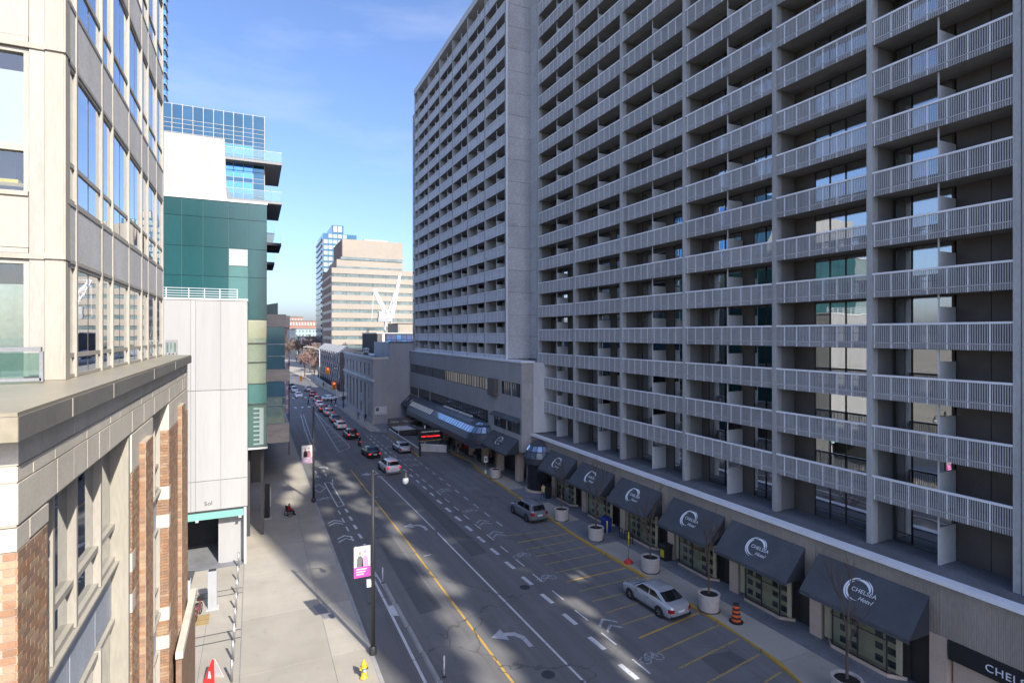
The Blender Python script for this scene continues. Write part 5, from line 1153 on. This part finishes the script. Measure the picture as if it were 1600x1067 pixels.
def car(kind, name, label, t, s, rz, paint, brake=False, extra=None):
    """rz = heading: 0 drives away from the camera along the street"""
    P = car_meshes(kind); C = CARS[kind]; a = thing(name, label, 'car', (t, s, .004), math.pi/2+rz, 'cars in the street')
    def prt(nm, me, loc=(0,0,0), m=None, par=None):
        o = sub(nm, me, par or a, loc)
        if m: o.material_slots[0].link = 'OBJECT'; o.material_slots[0].material = MAT[m]
        return o
    bd = prt('body', P['body'], m=paint); prt('windscreen', P['windscreen']); prt('rear_window', P['rear_window'])
    for sg in (-1, 1):
        prt('rear_side_window', P[('rear_side_window', sg)]); prt('front_side_window', P[('front_side_window', sg)])
        prt('tail_light', P[('tail', sg)], m='brake_red' if brake else 'tail_red'); prt('headlight', P[('head', sg)]); prt('mirror', P[('mirror', sg)], m=paint)
        for x in (-C['wb'], C['wb']):
            prt('wheel_arch', P['arch'][sg], (x, sg*(C['W']/2+.001), C['wr']+.02)); w_ = prt('wheel', P['tyre'], (x, sg*(C['W']/2-.09), C['wr'])); prt('rim', P['rim'], par=w_)
    prt('number_plate', P['plate']); prt('door_seam', P['seams']); prt('bumper_trim', P['bumper']); prt('grille', P['grille'])
    if brake and kind != 'sedan': sub('brake_light', MB().box(-C['L']/2+.3, -C['L']/2+.36, -.2, .2, C['H']-.1, C['H']-.05).mesh('brake_light', 'brake_red'), a)
    return a
car('sedan', 'parked_sedan', 'silver sedan parked across the yellow stall lines by the kerb', 22.95, 28.0, rad(3), 'car_silver')
car('suv', 'parked_suv', 'silver-grey crossover parked at the kerb by the yellow-jacketed person', 23.35, 46.6, rad(2), 'car_grey')
car('sedan', 'parked_sedan', 'pale silver sedan parked beside the ramp parapet', 19.7, 80.6, rad(2), 'car_silver')
car('suv', 'white_suv', 'white sport utility car at the back of the queue', 15.4, 69.4, rad(3), 'car_white', True)
car('sedan', 'black_sedan', 'black sedan with lit brake lights behind the motorcycle', 15.0, 79.2, rad(4), 'car_black', True)
car('suv', 'dark_suv', 'dark sport utility car waiting in front of the motorcycle', 14.6, 94.6, rad(2), 'car_black', True)
car('hatch', 'white_hatchback', 'white hatchback in the queue ahead of the dark utility car', 14.35, 104.6, rad(2), 'car_white', True)
car('sedan', 'dark_sedan', 'dark sedan ahead of the white hatchback', 14.5, 113.1, rad(1), 'car_navy', True)
car('suv', 'grey_suv', 'grey sport utility car in the middle of the queue', 14.4, 122.4, rad(1), 'car_steel', True)
car('suv', 'red_suv', 'dark red sport utility car near the head of the queue', 14.1, 129.4, 0, 'car_darkred', True)
car('hatch', 'red_hatchback', 'small white car with red lights at the head of the queue', 14.2, 138.2, 0, 'car_white', True)
car('suv', 'dark_suv', 'dark sport utility car inside the crossing', 14.7, 147.0, 0, 'car_black', True)
car('sedan', 'white_sedan', 'white sedan turning across the crossing', 17.9, 150, rad(-55), 'car_white')
car('sedan', 'oncoming_sedan', 'white sedan coming towards the camera beyond the zebra crossing', 11.2, 161, rad(180), 'car_white')
car('suv', 'oncoming_suv', 'pale car behind the white oncoming sedan', 11.2, 176, rad(180), 'car_silver')
car('suv', 'oncoming_van', 'dark car third in the oncoming lane', 10.9, 187, rad(180), 'car_navy')
car('suv', 'departing_van', 'grey car driving away in the sunny far street', 15.1, 177, 0, 'car_steel')
car('hatch', 'departing_hatchback', 'dark red car driving away beyond the crossing', 15.0, 162.5, 0, 'car_darkred', True)
for i, (x, y, c, lb) in enumerate(((463,575,'car_black','black car parked in the sun, furthest along the far kerb'),(458,577,'car_white','white car parked second from the end along the far kerb'),(466,580,'car_navy','dark blue car parked third along the far kerb'),(470,584,'car_black','black car parked next to the pink tree'),(472,588,'car_white','white car parked nearest along the far kerb'))):
    s = (300, 285, 270, 256, 243)[i]; car('suv' if i % 2 else 'sedan', 'far_parked_car', lb, 13.2-(s-215)*.062, s, rad(4), c)
# ---------------------------------------------------------------- people
def person(label, t, s, rz, top, legs, H_=1.74, pose='walk', hair='hair', name='person', z=.13):
    me = bpy.data.meshes.new('b'); sc_ = H_/1.74; st = .22 if pose == 'walk' else .05
    J = dict(pel=(0,0,.95), ch=(0.02,0,1.3), nk=(.02,0,1.5), hd=(.04,0,1.60), hc=(.03,0,1.70),
      hl=(0,.10,.92), kl=(st*.8,.10,.50), al=(st,.10,.08), tl=(st+.16,.11,.05), hr=(0,-.10,.92), kr=(-st*.25,-.10,.50), ar=(-st*1.2,-.10,.09), tr=(-st*1.2+.15,-.11,.05),
      sl=(.02,.19,1.42), el=(-st*.5,.25,1.15), wl=(-st*.2,.24,.92), gl=(-st*.1,.23,.82), sr=(.02,-.19,1.42), er=(st*.5,-.25,1.15), wr=(st*1.0,-.22,.95), gr=(st*1.3,-.2,.86))
    if pose == 'sit': J.update(kl=(.45,.12,.95), al=(.52,.12,.5), tl=(.68,.12,.47), kr=(.45,-.12,.95), ar=(.5,-.12,.5), tr=(.66,-.12,.47), el=(.1,.27,1.15), wl=(.32,.2,1.05), gl=(.4,.18,1.04), er=(.1,-.27,1.15), wr=(.32,-.2,1.05), gr=(.4,-.18,1.04))
    K = list(J); E_ = [('pel','ch'),('ch','nk'),('nk','hd'),('hd','hc'),('pel','hl'),('hl','kl'),('kl','al'),('al','tl'),('pel','hr'),('hr','kr'),('kr','ar'),('ar','tr'),('ch','sl'),('sl','el'),('el','wl'),('wl','gl'),('ch','sr'),('sr','er'),('er','wr'),('wr','gr')]
    rd = dict(pel=.15, ch=.165, nk=.06, hd=.095, hc=.085, hl=.095, kl=.065, al=.045, tl=.04, hr=.095, kr=.065, ar=.045, tr=.04, sl=.07, el=.05, wl=.036, gl=.04, sr=.07, er=.05, wr=.036, gr=.04)
    me.from_pydata([tuple(c*sc_ for c in J[k]) for k in K], [(K.index(a), K.index(b_)) for a, b_ in E_], []); o = bpy.data.objects.new('b', me); COL.objects.link(o)
    md = o.modifiers.new('s', 'SKIN'); md.use_smooth_shade = True; o.modifiers.new('u', 'SUBSURF').levels = 1
    for i, k in enumerate(K): v = me.skin_vertices[0].data[i]; r = rd[k]*sc_; v.radius = (r*(.8 if k in ('ch','pel') else 1), r); v.use_root = k == 'pel'
    dg = bpy.context.evaluated_depsgraph_get(); dg.update(); m2 = bpy.data.meshes.new_from_object(o.evaluated_get(dg)); bpy.data.objects.remove(o); m2.name = 'person'
    m2.materials.clear()
    for q in ('skin', top, legs, hair, 'cloth_black'): m2.materials.append(MAT[q])
    for pl_ in m2.polygons:
        c = pl_.center/sc_; pl_.use_smooth = True
        if c.z > 1.53: k = 3 if (c.z > 1.66 or c.x < .0) else 0
        elif c.z > 1.47 and abs(c.y) < .1: k = 0
        elif c.z > .9 or (abs(c.y) > .17 and c.z > .9): k = 1
        else: k = 2
        if c.z < .12 or (pose == 'sit' and c.z < .56): k = 4
        if abs(c.y) > .17 and c.z < .9 and pose != 'sit': k = 0
        pl_.material_index = k
    ob = bpy.data.objects.new(name, m2); COL.objects.link(ob); ob.location = (t, s, z); ob.rotation_euler.z = math.pi/2+rz; ORG[ob] = Vector((t,s,z)); tag(ob, label, 'person'); return ob
person('person in mustard jacket and jeans walking below the awnings', 26.75, 49.9, rad(10), 'cloth_yellow', 'cloth_jean')
person('person in dark clothes walking past the bank corner', 19.7, 109.4, 0, 'cloth_black', 'cloth_black')
person('person in grey coat walking along the bank kerb', 18.9, 112.6, 0, 'cloth_grey', 'cloth_jean')
person('person crossing the road alone on the near zebra', 12.1, 141.8, rad(90), 'cloth_black', 'cloth_black', z=.004)
person('left of two dark-clothed people waiting at the crossing corner', 17.1, 139.6, rad(-90), 'cloth_navy', 'cloth_black', z=.004)
person('right of two dark-clothed people waiting at the crossing corner', 18.0, 139.2, rad(-90), 'cloth_black', 'cloth_black', z=.004)
person('person in black at the far corner beside the low wall', 20.4, 186, 0, 'cloth_black', 'cloth_black')
for i, (t_, s_, a, b_, lb) in enumerate(((25.9,77.6,'cloth_black','cloth_black','person in black under the canopy, standing furthest from the awnings'),(26.4,76.6,'cloth_grey','cloth_black','person with pale top under the canopy'),(26.4,74.8,'cloth_black','cloth_white','person in pale trousers standing under the canopy'),(27.1,73.6,'cloth_red','cloth_black','person in red jacket near the hotel doors'),(26.7,69.0,'cloth_black','cloth_grey','person in black standing near the parking sign'),(28.2,67.0,'cloth_pink','cloth_black','person in dusty pink sitting height near the pillar'))):
    person(lb, t_, s_, rad(40*i), a, b_, 1.7, 'stand')
person('person in red jacket and black trousers sitting in the wheelchair', 3.05, 55.7, rad(-70), 'cloth_red', 'cloth_black', 1.62, 'sit', z=-.28)
wc = thing('wheelchair', 'dark wheelchair under the red-jacketed person on the left pavement', 'wheelchair', (3.05, 55.7, .13), math.pi/2+rad(-70))
def ring_mesh(r, th, n=20, mname='tyre', nm='wheel'):
    b = MB(); pts = [Vector((r*math.cos(2*math.pi*i/n), 0, r*math.sin(2*math.pi*i/n))) for i in range(n)]
    for i in range(n): b.bar(pts[i], pts[(i+1) % n], th, th)
    for i in range(0, n, 4): b.bar((0,0,0), pts[i], th*.3, th*.3)
    return b.mesh(nm, mname)
for sg in (-1, 1): sub('wheel', ring_mesh(.3, .04), wc, (-.02, .3*sg, .3)); sub('caster', ring_mesh(.1, .03, 10), wc, (.42, .24*sg, .1)); sub('armrest', MB().box(-.15, .3, .25*sg-.03, .25*sg+.03, .68, .73).mesh('armrest', 'plastic_black'), wc)
sub('seat', MB().box(-.2, .25, -.22, .22, .44, .5).mesh('seat', 'cloth_black'), wc); sub('backrest', MB().box(-.26, -.2, -.22, .22, .5, 1.0).mesh('backrest', 'cloth_black'), wc); sub('frame', MB().bar((-.2,-.24,.47),(.4,-.24,.15),.03).bar((-.2,.24,.47),(.4,.24,.15),.03).bar((.4,-.2,.14),(.4,.2,.14),.03).mesh('frame', 'grey_metal'), wc)
# motorcycle and rider
mc = thing('motorcycle', 'dark motorcycle with red tail light behind the dark utility car', 'motorcycle', (14.75, 86.8, .004), math.pi/2)
for x in (-.68, .68): w_ = sub('wheel', ring_mesh(.27, .12, 18), mc, (x, 0, .33)); sub('hub', MB().cyl((0,-.06,0),(0,.06,0),.1,.1,10).mesh('hub', 'grey_metal'), w_)
sub('body', MB().prism([(-.75,.72),(-.3,.62),(-.15,.4),(.35,.36),(.4,.75),(.25,.98),(-.05,.82),(-.55,.86)], 'y', -.14, .14).mesh('body', 'car_black'), mc); sub('handlebar', MB().bar((.42,-.36,1.05),(.42,.36,1.05),.035).bar((.42,0,1.05),(.68,0,.33),.07).mesh('handlebar', 'grey_metal'), mc); sub('tail_light', MB().box(-.82, -.74, -.1, .1, .7, .82).mesh('tail_light', 'brake_red'), mc); sub('number_plate', MB().box(-.84, -.81, -.1, .1, .45, .6).mesh('number_plate', 'plate'), mc)
person('rider in black on the motorcycle', 14.75, 86.65, 0, 'cloth_black', 'cloth_black', 1.7, 'sit', 'plastic_black', z=-.06)
# bicycle by the forecourt posts
bc = thing('bicycle', 'bicycle locked to the steel posts in the forecourt', 'bicycle', (-2.95, 38.0, .13), rad(80))
for x in (-.52, .52): sub('wheel', ring_mesh(.32, .04, 22), bc, (x, 0, .33))
sub('frame', MB().bar((-.52,0,.33),(-.12,0,.32),.035).bar((-.12,0,.32),(-.25,0,.88),.035).bar((-.25,0,.8),(.36,0,.82),.035).bar((-.12,0,.32),(.38,0,.74),.035).bar((.34,0,.95),(.52,0,.33),.035).bar((-.52,0,.33),(-.23,0,.78),.03).mesh('frame', 'car_red'), bc)
sub('saddle', MB().box(-.36, -.12, -.07, .07, .88, .95).mesh('saddle', 'plastic_black'), bc); sub('handlebar', MB().bar((.33,-.28,1.0),(.33,.28,1.0),.03).mesh('handlebar', 'plastic_black'), bc); sub('basket', MB().box(.4, .7, -.17, .17, .8, 1.02).mesh('basket', 'plastic_black'), bc)
# ---------------------------------------------------------------- planters with young trees
ptr = []
for sd_ in (21, 22, 23): tr, tw = branch_mesh(sd_, 4.0, .5, 4, .005, .5); ptr.append((tr.mesh('trunk', 'bark'), tw.mesh('crown', 'bark')))
pl_m = MB().lathe([(.62,0),(.655,.05),(.66,.2),(.645,.22),(.665,.24),(.67,.45),(.655,.47),(.675,.49),(.68,.7),(.665,.72),(.685,.74),(.69,.95),(.71,.98),(.71,1.08),(.60,1.08),(.58,.95)], n=32, smooth=False).mesh('pot', 'planter'); so_m = MB().lathe([(.60,.96),(.35,1.0),(.02,1.02)], n=20).mesh('soil', 'soil'); pb_m = MB().lathe([(.6,.0),(.72,.0),(.72,.05),(.62,.06)], n=24).mesh('pot_base', 'dark_metal')
for i, (t_, s_, lb) in enumerate(((24.9,16.8,'round concrete planter cut by the bottom edge, under the largest awning'),(25.4,25.9,'round concrete planter next to the orange barrel'),(25.75,31.9,'round concrete planter behind the roof of the silver sedan'),(25.65,38.7,'round concrete planter in front of the blue bin'),(25.5,44.1,'round concrete planter in front of the silver-grey crossover'),(25.95,60.4,'round concrete planter beside the parking sign, furthest of the row'))):
    t2 = thing('planter', lb, 'planter', (t_, s_, .13), group='concrete planters along the kerb'); t2.scale = (.93, .93, .95); sub('pot', pl_m, t2); sub('soil', so_m, t2); sub('pot_base', pb_m, t2)
    t3 = thing('young_tree', ['bare young tree in the planter at the bottom edge', 'bare young tree in the planter next to the orange barrel', 'bare young tree in the planter behind the silver sedan', 'bare young tree in the planter in front of the blue bin', 'bare young tree in the planter by the silver-grey crossover', 'bare young tree in the planter beside the parking sign'][i], 'tree', (t_, s_, 1.13), R.uniform(0,6), 'young trees in planters'); sub('trunk', ptr[i % 3][0], t3); sub('crown', ptr[i % 3][1], t3)
# ---------------------------------------------------------------- lamp posts with banners, signals
def lamp(t_, s_, h_, label, arm, ban_label, pink):
    L = thing('lamp_post', label, 'lamp post', (t_, s_, .13), group='black lamp posts on the left pavement')
    sub('pole', MB().cyl((0,0,.4),(0,0,h_),.11,.085,14).mesh('pole', 'ped_pole'), L); sub('base', MB().lathe([(.2,0),(.2,.3),(.12,.42)], n=14).mesh('base', 'ped_pole'), L)
    if arm:
        sub('arm', MB().cyl((0,0,h_-.15),(1.75,0,h_-.1),.045,.035,8).mesh('arm', 'ped_pole'), L); hd = sub('lamp_head', MB().lathe([(.05,.3),(.08,.24),(.1,.12),(.14,.04),(.155,.02)], (1.75,0,h_-.45), 14).mesh('lamp_head', 'ped_pole'), L)
        sub('globe', MB().lathe([(.14,.02),(.17,-.1),(.15,-.24),(.07,-.34),(.02,-.35)], (1.75,0,h_-.45), 16).mesh('globe', 'head_lamp'), hd); sub('pole_cap', MB().lathe([(.1,h_),(.1,h_+.12),(.01,h_+.2)], n=12).mesh('pole_cap', 'ped_pole'), L)
    return L
lamp(5.55, 59.3, 9.6, 'far black lamp post with banner by the cycle lane', False, '', False); lamp(5.76, 29.8, 9.55, 'near black lamp post with white globe lamp over the road', True, '', True)
def banner(t_, s_, z, wd, hg, label, cols, txt):
    b_ = thing('banner', label, 'banner', (t_, s_, z)); MB().box(t_-wd, t_, s_-.012, s_+.012, z, z+hg).build('cloth', cols[0], b_); MB().box(t_-wd, t_, s_-.016, s_-.0125, z, z+hg*.34).build('print_field', cols[1], b_)
    for k in range(3): MB().box(t_-wd*.85, t_-wd*(.2+.1*k), s_-.019, s_-.0165, z+hg*(.25-.08*k), z+hg*(.285-.08*k)).build('print_line', 'sign_white', b_)
    for cx, m_, hh in ((.64, cols[2], .88), (.32, cols[3], .92)):
        x = t_-wd*cx; MB().prism([(x-wd*.2,z+hg*.345),(x+wd*.2,z+hg*.345),(x+wd*.17,z+hg*.62),(x+wd*.07,z+hg*.7),(x-wd*.07,z+hg*.7),(x-wd*.17,z+hg*.62)], 'y', s_-.019, s_-.0165).build('printed_figure', m_, b_)
        MB().add([(x+wd*.09*math.cos(a*math.pi/6), s_-.0195, z+hg*(hh-.1)+wd*.12*math.sin(a*math.pi/6)) for a in range(12)], [list(range(12))]).build('printed_head', 'skin' if cx > .5 else 'lilac', b_)
    for zz in (z+.04, z+hg-.04): MB().bar((t_-wd,s_,zz),(t_+.1,s_,zz),.03).build('bracket', 'grey_metal', b_)
banner(5.62, 29.8, 4.28, .84, 1.62, 'white and magenta banner with two printed figures on the near lamp post', ('banner_pale', 'magenta', 'cloth_grey', 'lilac'), 1)
banner(5.42, 59.3, 4.1, 1.0, 1.8, 'dark pink banner with printed group on the far lamp post', ('banner_pale', 'lilac', 'cloth_black', 'cloth_pink'), 1)
bxs = thing('pole_box', 'small white box strapped to the near lamp post below the banner', 'box', (5.5, 29.75, 3.8)); MB().box(5.42, 5.64, 29.65, 29.85, 3.75, 4.1).build('case', 'sign_white', bxs); MB().box(5.6, 5.75, 29.72, 29.86, 3.85, 3.9).build('strap', 'grey_metal', bxs)
def signal(t_, s_, z, label, arm_to):
    g_ = thing('traffic_signal', label, 'traffic light', (arm_to, s_, 0), group='yellow traffic signals over the crossing')
    MB().cyl((arm_to,s_,.1),(arm_to,s_,6.6),.1,.08,10).build('pole', 'ped_pole', g_); MB().bar((arm_to,s_,z+.9),(t_,s_,z+.9),.08).build('arm', 'ped_pole', g_)
    hb = MB().box(t_-.38, t_+.38, s_-.18, s_+.12, z-.75, z+.75).build('housing', 'signal_yellow', g_); MB().box(t_-.55, t_+.55, s_+.125, s_+.15, z-.95, z+.95).build('backboard', 'signal_yellow', g_)
    for k, m_ in ((.45,'signal_red'),(0,'black_metal'),(-.45,'black_metal')): MB().cyl((t_,s_-.2,z+k),(t_,s_-.185,z+k),.17,.17,14).build('lens', m_, g_)
signal(16.7, 131.5, 5.4, 'near yellow traffic signal showing red at the bank corner', 18.7); signal(18.8, 161.0, 7.0, 'far yellow traffic signal above the crossing', 21.4)
sgn = thing('signal_back', 'orange signal seen from behind over the oncoming lane', 'traffic light', (11.6, 158, 0)); MB().box(11.3, 11.9, 157.6, 157.9, 4.6, 6.0).build('housing', 'signal_yellow', sgn); MB().bar((11.6,157.75,6),(11.6,157.75,7.0),.06).build('hanger', 'ped_pole', sgn); MB().bar((6.3,157.75,7.0),(11.7,157.75,7.0),.08).build('arm', 'ped_pole', sgn); MB().cyl((6.3,157.75,0),(6.3,157.75,7.2),.1,.1,8).build('pole', 'ped_pole', sgn)
stp = thing('street_lamp', 'pale curved street lamp standing in the far sunshine', 'lamp post', (21.2, 205, 0)); MB().cyl((21.2,205,0),(21.2,205,11.5),.16,.1,8).build('pole', 'sign_white', stp); MB().bar((21.2,205,11.5),(18.8,205,12.6),.12).bar((18.8,205,12.6),(16.6,205,12.7),.1).build('arm', 'sign_white', stp); MB().box(15.8, 16.7, 204.85, 205.15, 12.6, 12.75).build('lamp_head', 'sign_white', stp)
stn = thing('street_name_sign', 'small street name plate under the red signal at the bank corner', 'sign', (19.1, 133, 0)); MB().cyl((19.1,133,.1),(19.1,133,3.6),.05,.05,8).build('pole', 'ped_pole', stn); MB().box(18.2, 19.9, 132.9, 132.94, 2.9, 3.5).build('plate', 'sign_white', stn); MB().box(18.6, 19.5, 132.9, 132.94, 1.9, 2.7).build('lower_plate', 'brown_panel', stn)
# ---------------------------------------------------------------- small street furniture
hy = thing('fire_hydrant', 'yellow fire hydrant on the left pavement at the bottom edge', 'hydrant', (4.95, 27.9, .13)); sub('barrel', MB().lathe([(.19,0),(.19,.06),(.13,.08),(.125,.5),(.17,.52),(.17,.57),(.13,.6),(.15,.62),(.13,.74),(.06,.82),(.04,.9),(.02,.9)], n=18).mesh('barrel', 'hydrant_yellow'), hy)
for sg in (-1, 1): sub('nozzle', MB().cyl((.1*sg,0,.45),(.2*sg,0,.45),.055,.055,12).mesh('nozzle', 'hydrant_yellow' if sg < 0 else 'black_metal'), hy)
sub('front_nozzle', MB().cyl((0,-.1,.45),(0,-.2,.45),.08,.08,14).mesh('front_nozzle', 'sign_blue'), hy); sub('front_cap', MB().cyl((0,-.2,.45),(0,-.215,.45),.05,.05,12).mesh('front_cap', 'sign_white'), hy); sub('base', MB().lathe([(.22,-.13),(.22,.02),(.19,.03)], n=14).mesh('base', 'brick_c'), hy)
ob_ = thing('traffic_barrel', 'orange and black striped traffic barrel on the right pavement', 'barrel', (25.75, 24.1, .13)); sub('foot', MB().lathe([(.02,0),(.40,0),(.40,.06),(.3,.1),(.27,.1)], n=20).mesh('foot', 'tyre'), ob_)
z = .1; r = .27
for i in range(7): sub('stripe', MB().lathe([(r,z),(r-.012,z+.125)], n=20).mesh('stripe', 'orange' if i % 2 == 0 else 'plastic_black'), ob_); r -= .012; z += .125
sub('cap', MB().lathe([(r,z),(r,z+.06),(.1,z+.12),(.02,z+.12)], n=20).mesh('cap', 'plastic_black'), ob_)
rp_ = thing('red_foot_post', 'thin post on a red rubber foot at the right kerb', 'post', (25.2, 33.7, .13)); sub('foot', MB().lathe([(.02,0),(.34,0),(.32,.12),(.08,.32),(.05,.34)], n=8, smooth=False).mesh('foot', 'red_paint'), rp_); sub('shaft', MB().cyl((0,0,.3),(0,0,2.0),.03,.03,8).mesh('shaft', 'grey_metal'), rp_); sub('sleeve', MB().cyl((0,0,1.25),(0,0,2.3),.05,.05,8).mesh('sleeve', 'hydrant_yellow'), rp_); sub('tip', MB().cyl((0,0,2.3),(0,0,2.75),.06,.06,8).mesh('tip', 'plastic_black'), rp_)
pk = thing('parking_sign', 'small white parking sign on a short post by the kerb', 'sign', (25.7, 62.8, .13)); sub('post', MB().cyl((0,0,.3),(0,0,1.8),.035,.035,8).mesh('post', 'grey_metal'), pk); sub('foot', MB().lathe([(.16,0),(.16,.35),(.04,.4)], n=10).mesh('foot', 'sign_white'), pk); pp = sub('plate', MB().box(-.22, .22, -.05, -.03, 1.3, 2.05).mesh('plate', 'sign_white'), pk); sub('mark', MB().box(-.1, .1, -.058, -.051, 1.55, 1.85).mesh('mark', 'dark_metal'), pp)
def bin_(t_, s_, label, m_, name, panel=None):
    b_ = thing(name, label, 'bin', (t_, s_, .13)); sub('box', MB().prism([(-.3,0),(.3,0),(.34,1.05),(-.34,1.05)], 'y', -.32, .32).mesh('box', m_), b_); sub('lid', MB().prism([(-.38,1.06),(.38,1.06),(.3,1.2),(-.3,1.2)], 'y', -.37, .37).mesh('lid', m_), b_)
    if panel: sub('panel', MB().box(-.36, -.345, -.2, .2, .25, .8).mesh('panel', panel), b_)
bin_(27.5, 39.9, 'blue bin under the fourth awning', 'blue_bin', 'blue_bin'); bin_(27.6, 50.6, 'black bin behind the person in mustard jacket', 'plastic_black', 'black_bin'); bin_(28.0, 63.5, 'blue bin at the far awning pillar', 'blue_bin', 'blue_bin'); bin_(28.1, 33.0, 'black bin with yellow panel below the third awning', 'plastic_black', 'black_bin', 'hydrant_yellow')
yb = thing('yellow_bollard', 'slim yellow bollard in front of the blue bin', 'bollard', (27.1, 39.2, .13)); sub('shaft', MB().cyl((0,0,0),(0,0,1.1),.06,.06,10).mesh('shaft', 'hydrant_yellow'), yb); sub('cap', MB().lathe([(.06,1.1),(.04,1.14),(.01,1.15)], n=10).mesh('cap', 'sign_white'), yb)
br = thing('bicycle_rack', 'dark bicycle rack between the bins under the third awning', 'rack', (27.7, 37.2, .13)); 
for i in range(3): sub('hoop', MB().bar((0,-.7+i*.7,0),(0,-.7+i*.7,.8),.05).bar((0,-.7+i*.7,.8),(0,-.35+i*.7,.8),.05).bar((0,-.35+i*.7,.8),(0,-.35+i*.7,0),.05).mesh('hoop', 'black_metal'), br)
for i, s_ in enumerate((45.0, 42.4, 40.2, 38.1, 36.0, 34.1, 32.2, 30.3)):
    p_ = thing('steel_post', ['steel post beside the garage corner, furthest of the row', 'second steel post from the garage corner', 'third steel post from the garage corner', 'fourth steel post from the garage corner', 'fifth steel post from the garage corner', 'sixth steel post, with white band, in the forecourt row', 'steel post beside the red folding sign', 'steel post nearest the bottom edge in the forecourt row'][i], 'post', (-.93, s_, .13), group='steel posts along the forecourt'); sub('shaft', MB().cyl((0,0,0),(0,0,1.05),.06,.06,12).mesh('shaft', 'grey_metal'), p_); sub('cap', MB().lathe([(.062,1.05),(.045,1.08),(.01,1.09)], n=12).mesh('cap', 'grey_metal'), p_)
    if i == 5: sub('band', MB().cyl((0,0,.6),(0,0,.8),.064,.064,12).mesh('band', 'sign_white'), p_)
for i, (x, s_, h_) in enumerate(((-2.25,38.9,2.35),(-3.75,40.0,1.6))):
    k_ = thing('ticket_pillar', ['tall grey ticket pillar in the forecourt beside the bicycle', 'shorter grey pillar behind the bicycle, half hidden by brick'][i], 'pillar', (x, s_, .13)); sub('column', MB().prism([(-.24,-.18),(.24,-.18),(.24,.18),(-.24,.18)], 'z', .06, h_).mesh('column', 'bank_side'), k_); sub('top', MB().box(-.2, .2, -.15, .15, h_+.001, h_+.03).mesh('top', 'black_metal'), k_); sub('base', MB().box(-.36, .36, -.3, .3, 0, .06).mesh('base', 'concrete'), k_)
pb2 = thing('plywood_board', 'plywood sheet lying under the bicycle', 'board', (-2.95, 37.6, .135)); MB().box(-4.0, -2.35, 36.9, 38.2, .135, .155).build('sheet', 'plywood', pb2); MB().box(-4.0, -2.35, 37.5, 37.53, .156, .16).build('joint', 'brown_panel', pb2)
af = thing('folding_sign', 'red and white folding sign on the forecourt at the bottom edge', 'sign', (-1.75, 30.75, .13), rad(-35))
for sg in (-1, 1): sub('panel', MB().add([(-.33,sg*.34,0),(.33,sg*.34,0),(.05,sg*.03,1.05),(-.05,sg*.03,1.05),(-.33,sg*.34+.025,0),(.33,sg*.34+.025,0),(.05,sg*.03+.025,1.05),(-.05,sg*.03+.025,1.05)], [(0,1,2,3),(7,6,5,4),(0,4,5,1),(1,5,6,2),(2,6,7,3),(3,7,4,0)]).mesh('panel', 'red_paint' if sg < 0 else 'sign_white'), af)
sub('mark', MB().prism([(-.06,.3),(.08,.3),(.02,.62),(-.02,.62)], 'y', -.30, -.24).mesh('mark', 'sign_white'), af)
ip = thing('information_pillar', 'slim black information pillar with white edge on the left pavement', 'pillar', (1.2, 55.8, .13)); MB().box(.98, 1.42, 55.7, 55.9, .2, 3.3).build('slab', 'black_metal', ip); MB().box(1.421, 1.5, 55.68, 55.92, 1.2, 3.0).build('edge', 'sign_white', ip); MB().box(.8, 1.6, 55.5, 56.1, .131, .2).build('base', 'concrete', ip)
pnl = thing('solar_panel', 'small tilted dark panel beside the garage mouth', 'panel', (-4.1, 43.2, .13)); MB().add([(-4.5,43.0,.4),(-3.75,43.2,.2),(-3.55,43.35,.95),(-4.3,43.15,1.15),(-4.5,43.04,.4),(-3.75,43.24,.2),(-3.55,43.39,.95),(-4.3,43.19,1.15)], [(0,1,2,3),(7,6,5,4),(0,4,5,1),(1,5,6,2),(2,6,7,3),(3,7,4,0)]).build('plate', 'dark_metal', pnl); MB().bar((-4.1,43.3,.13),(-4.1,43.2,.7),.05).build('stand', 'black_metal', pnl)
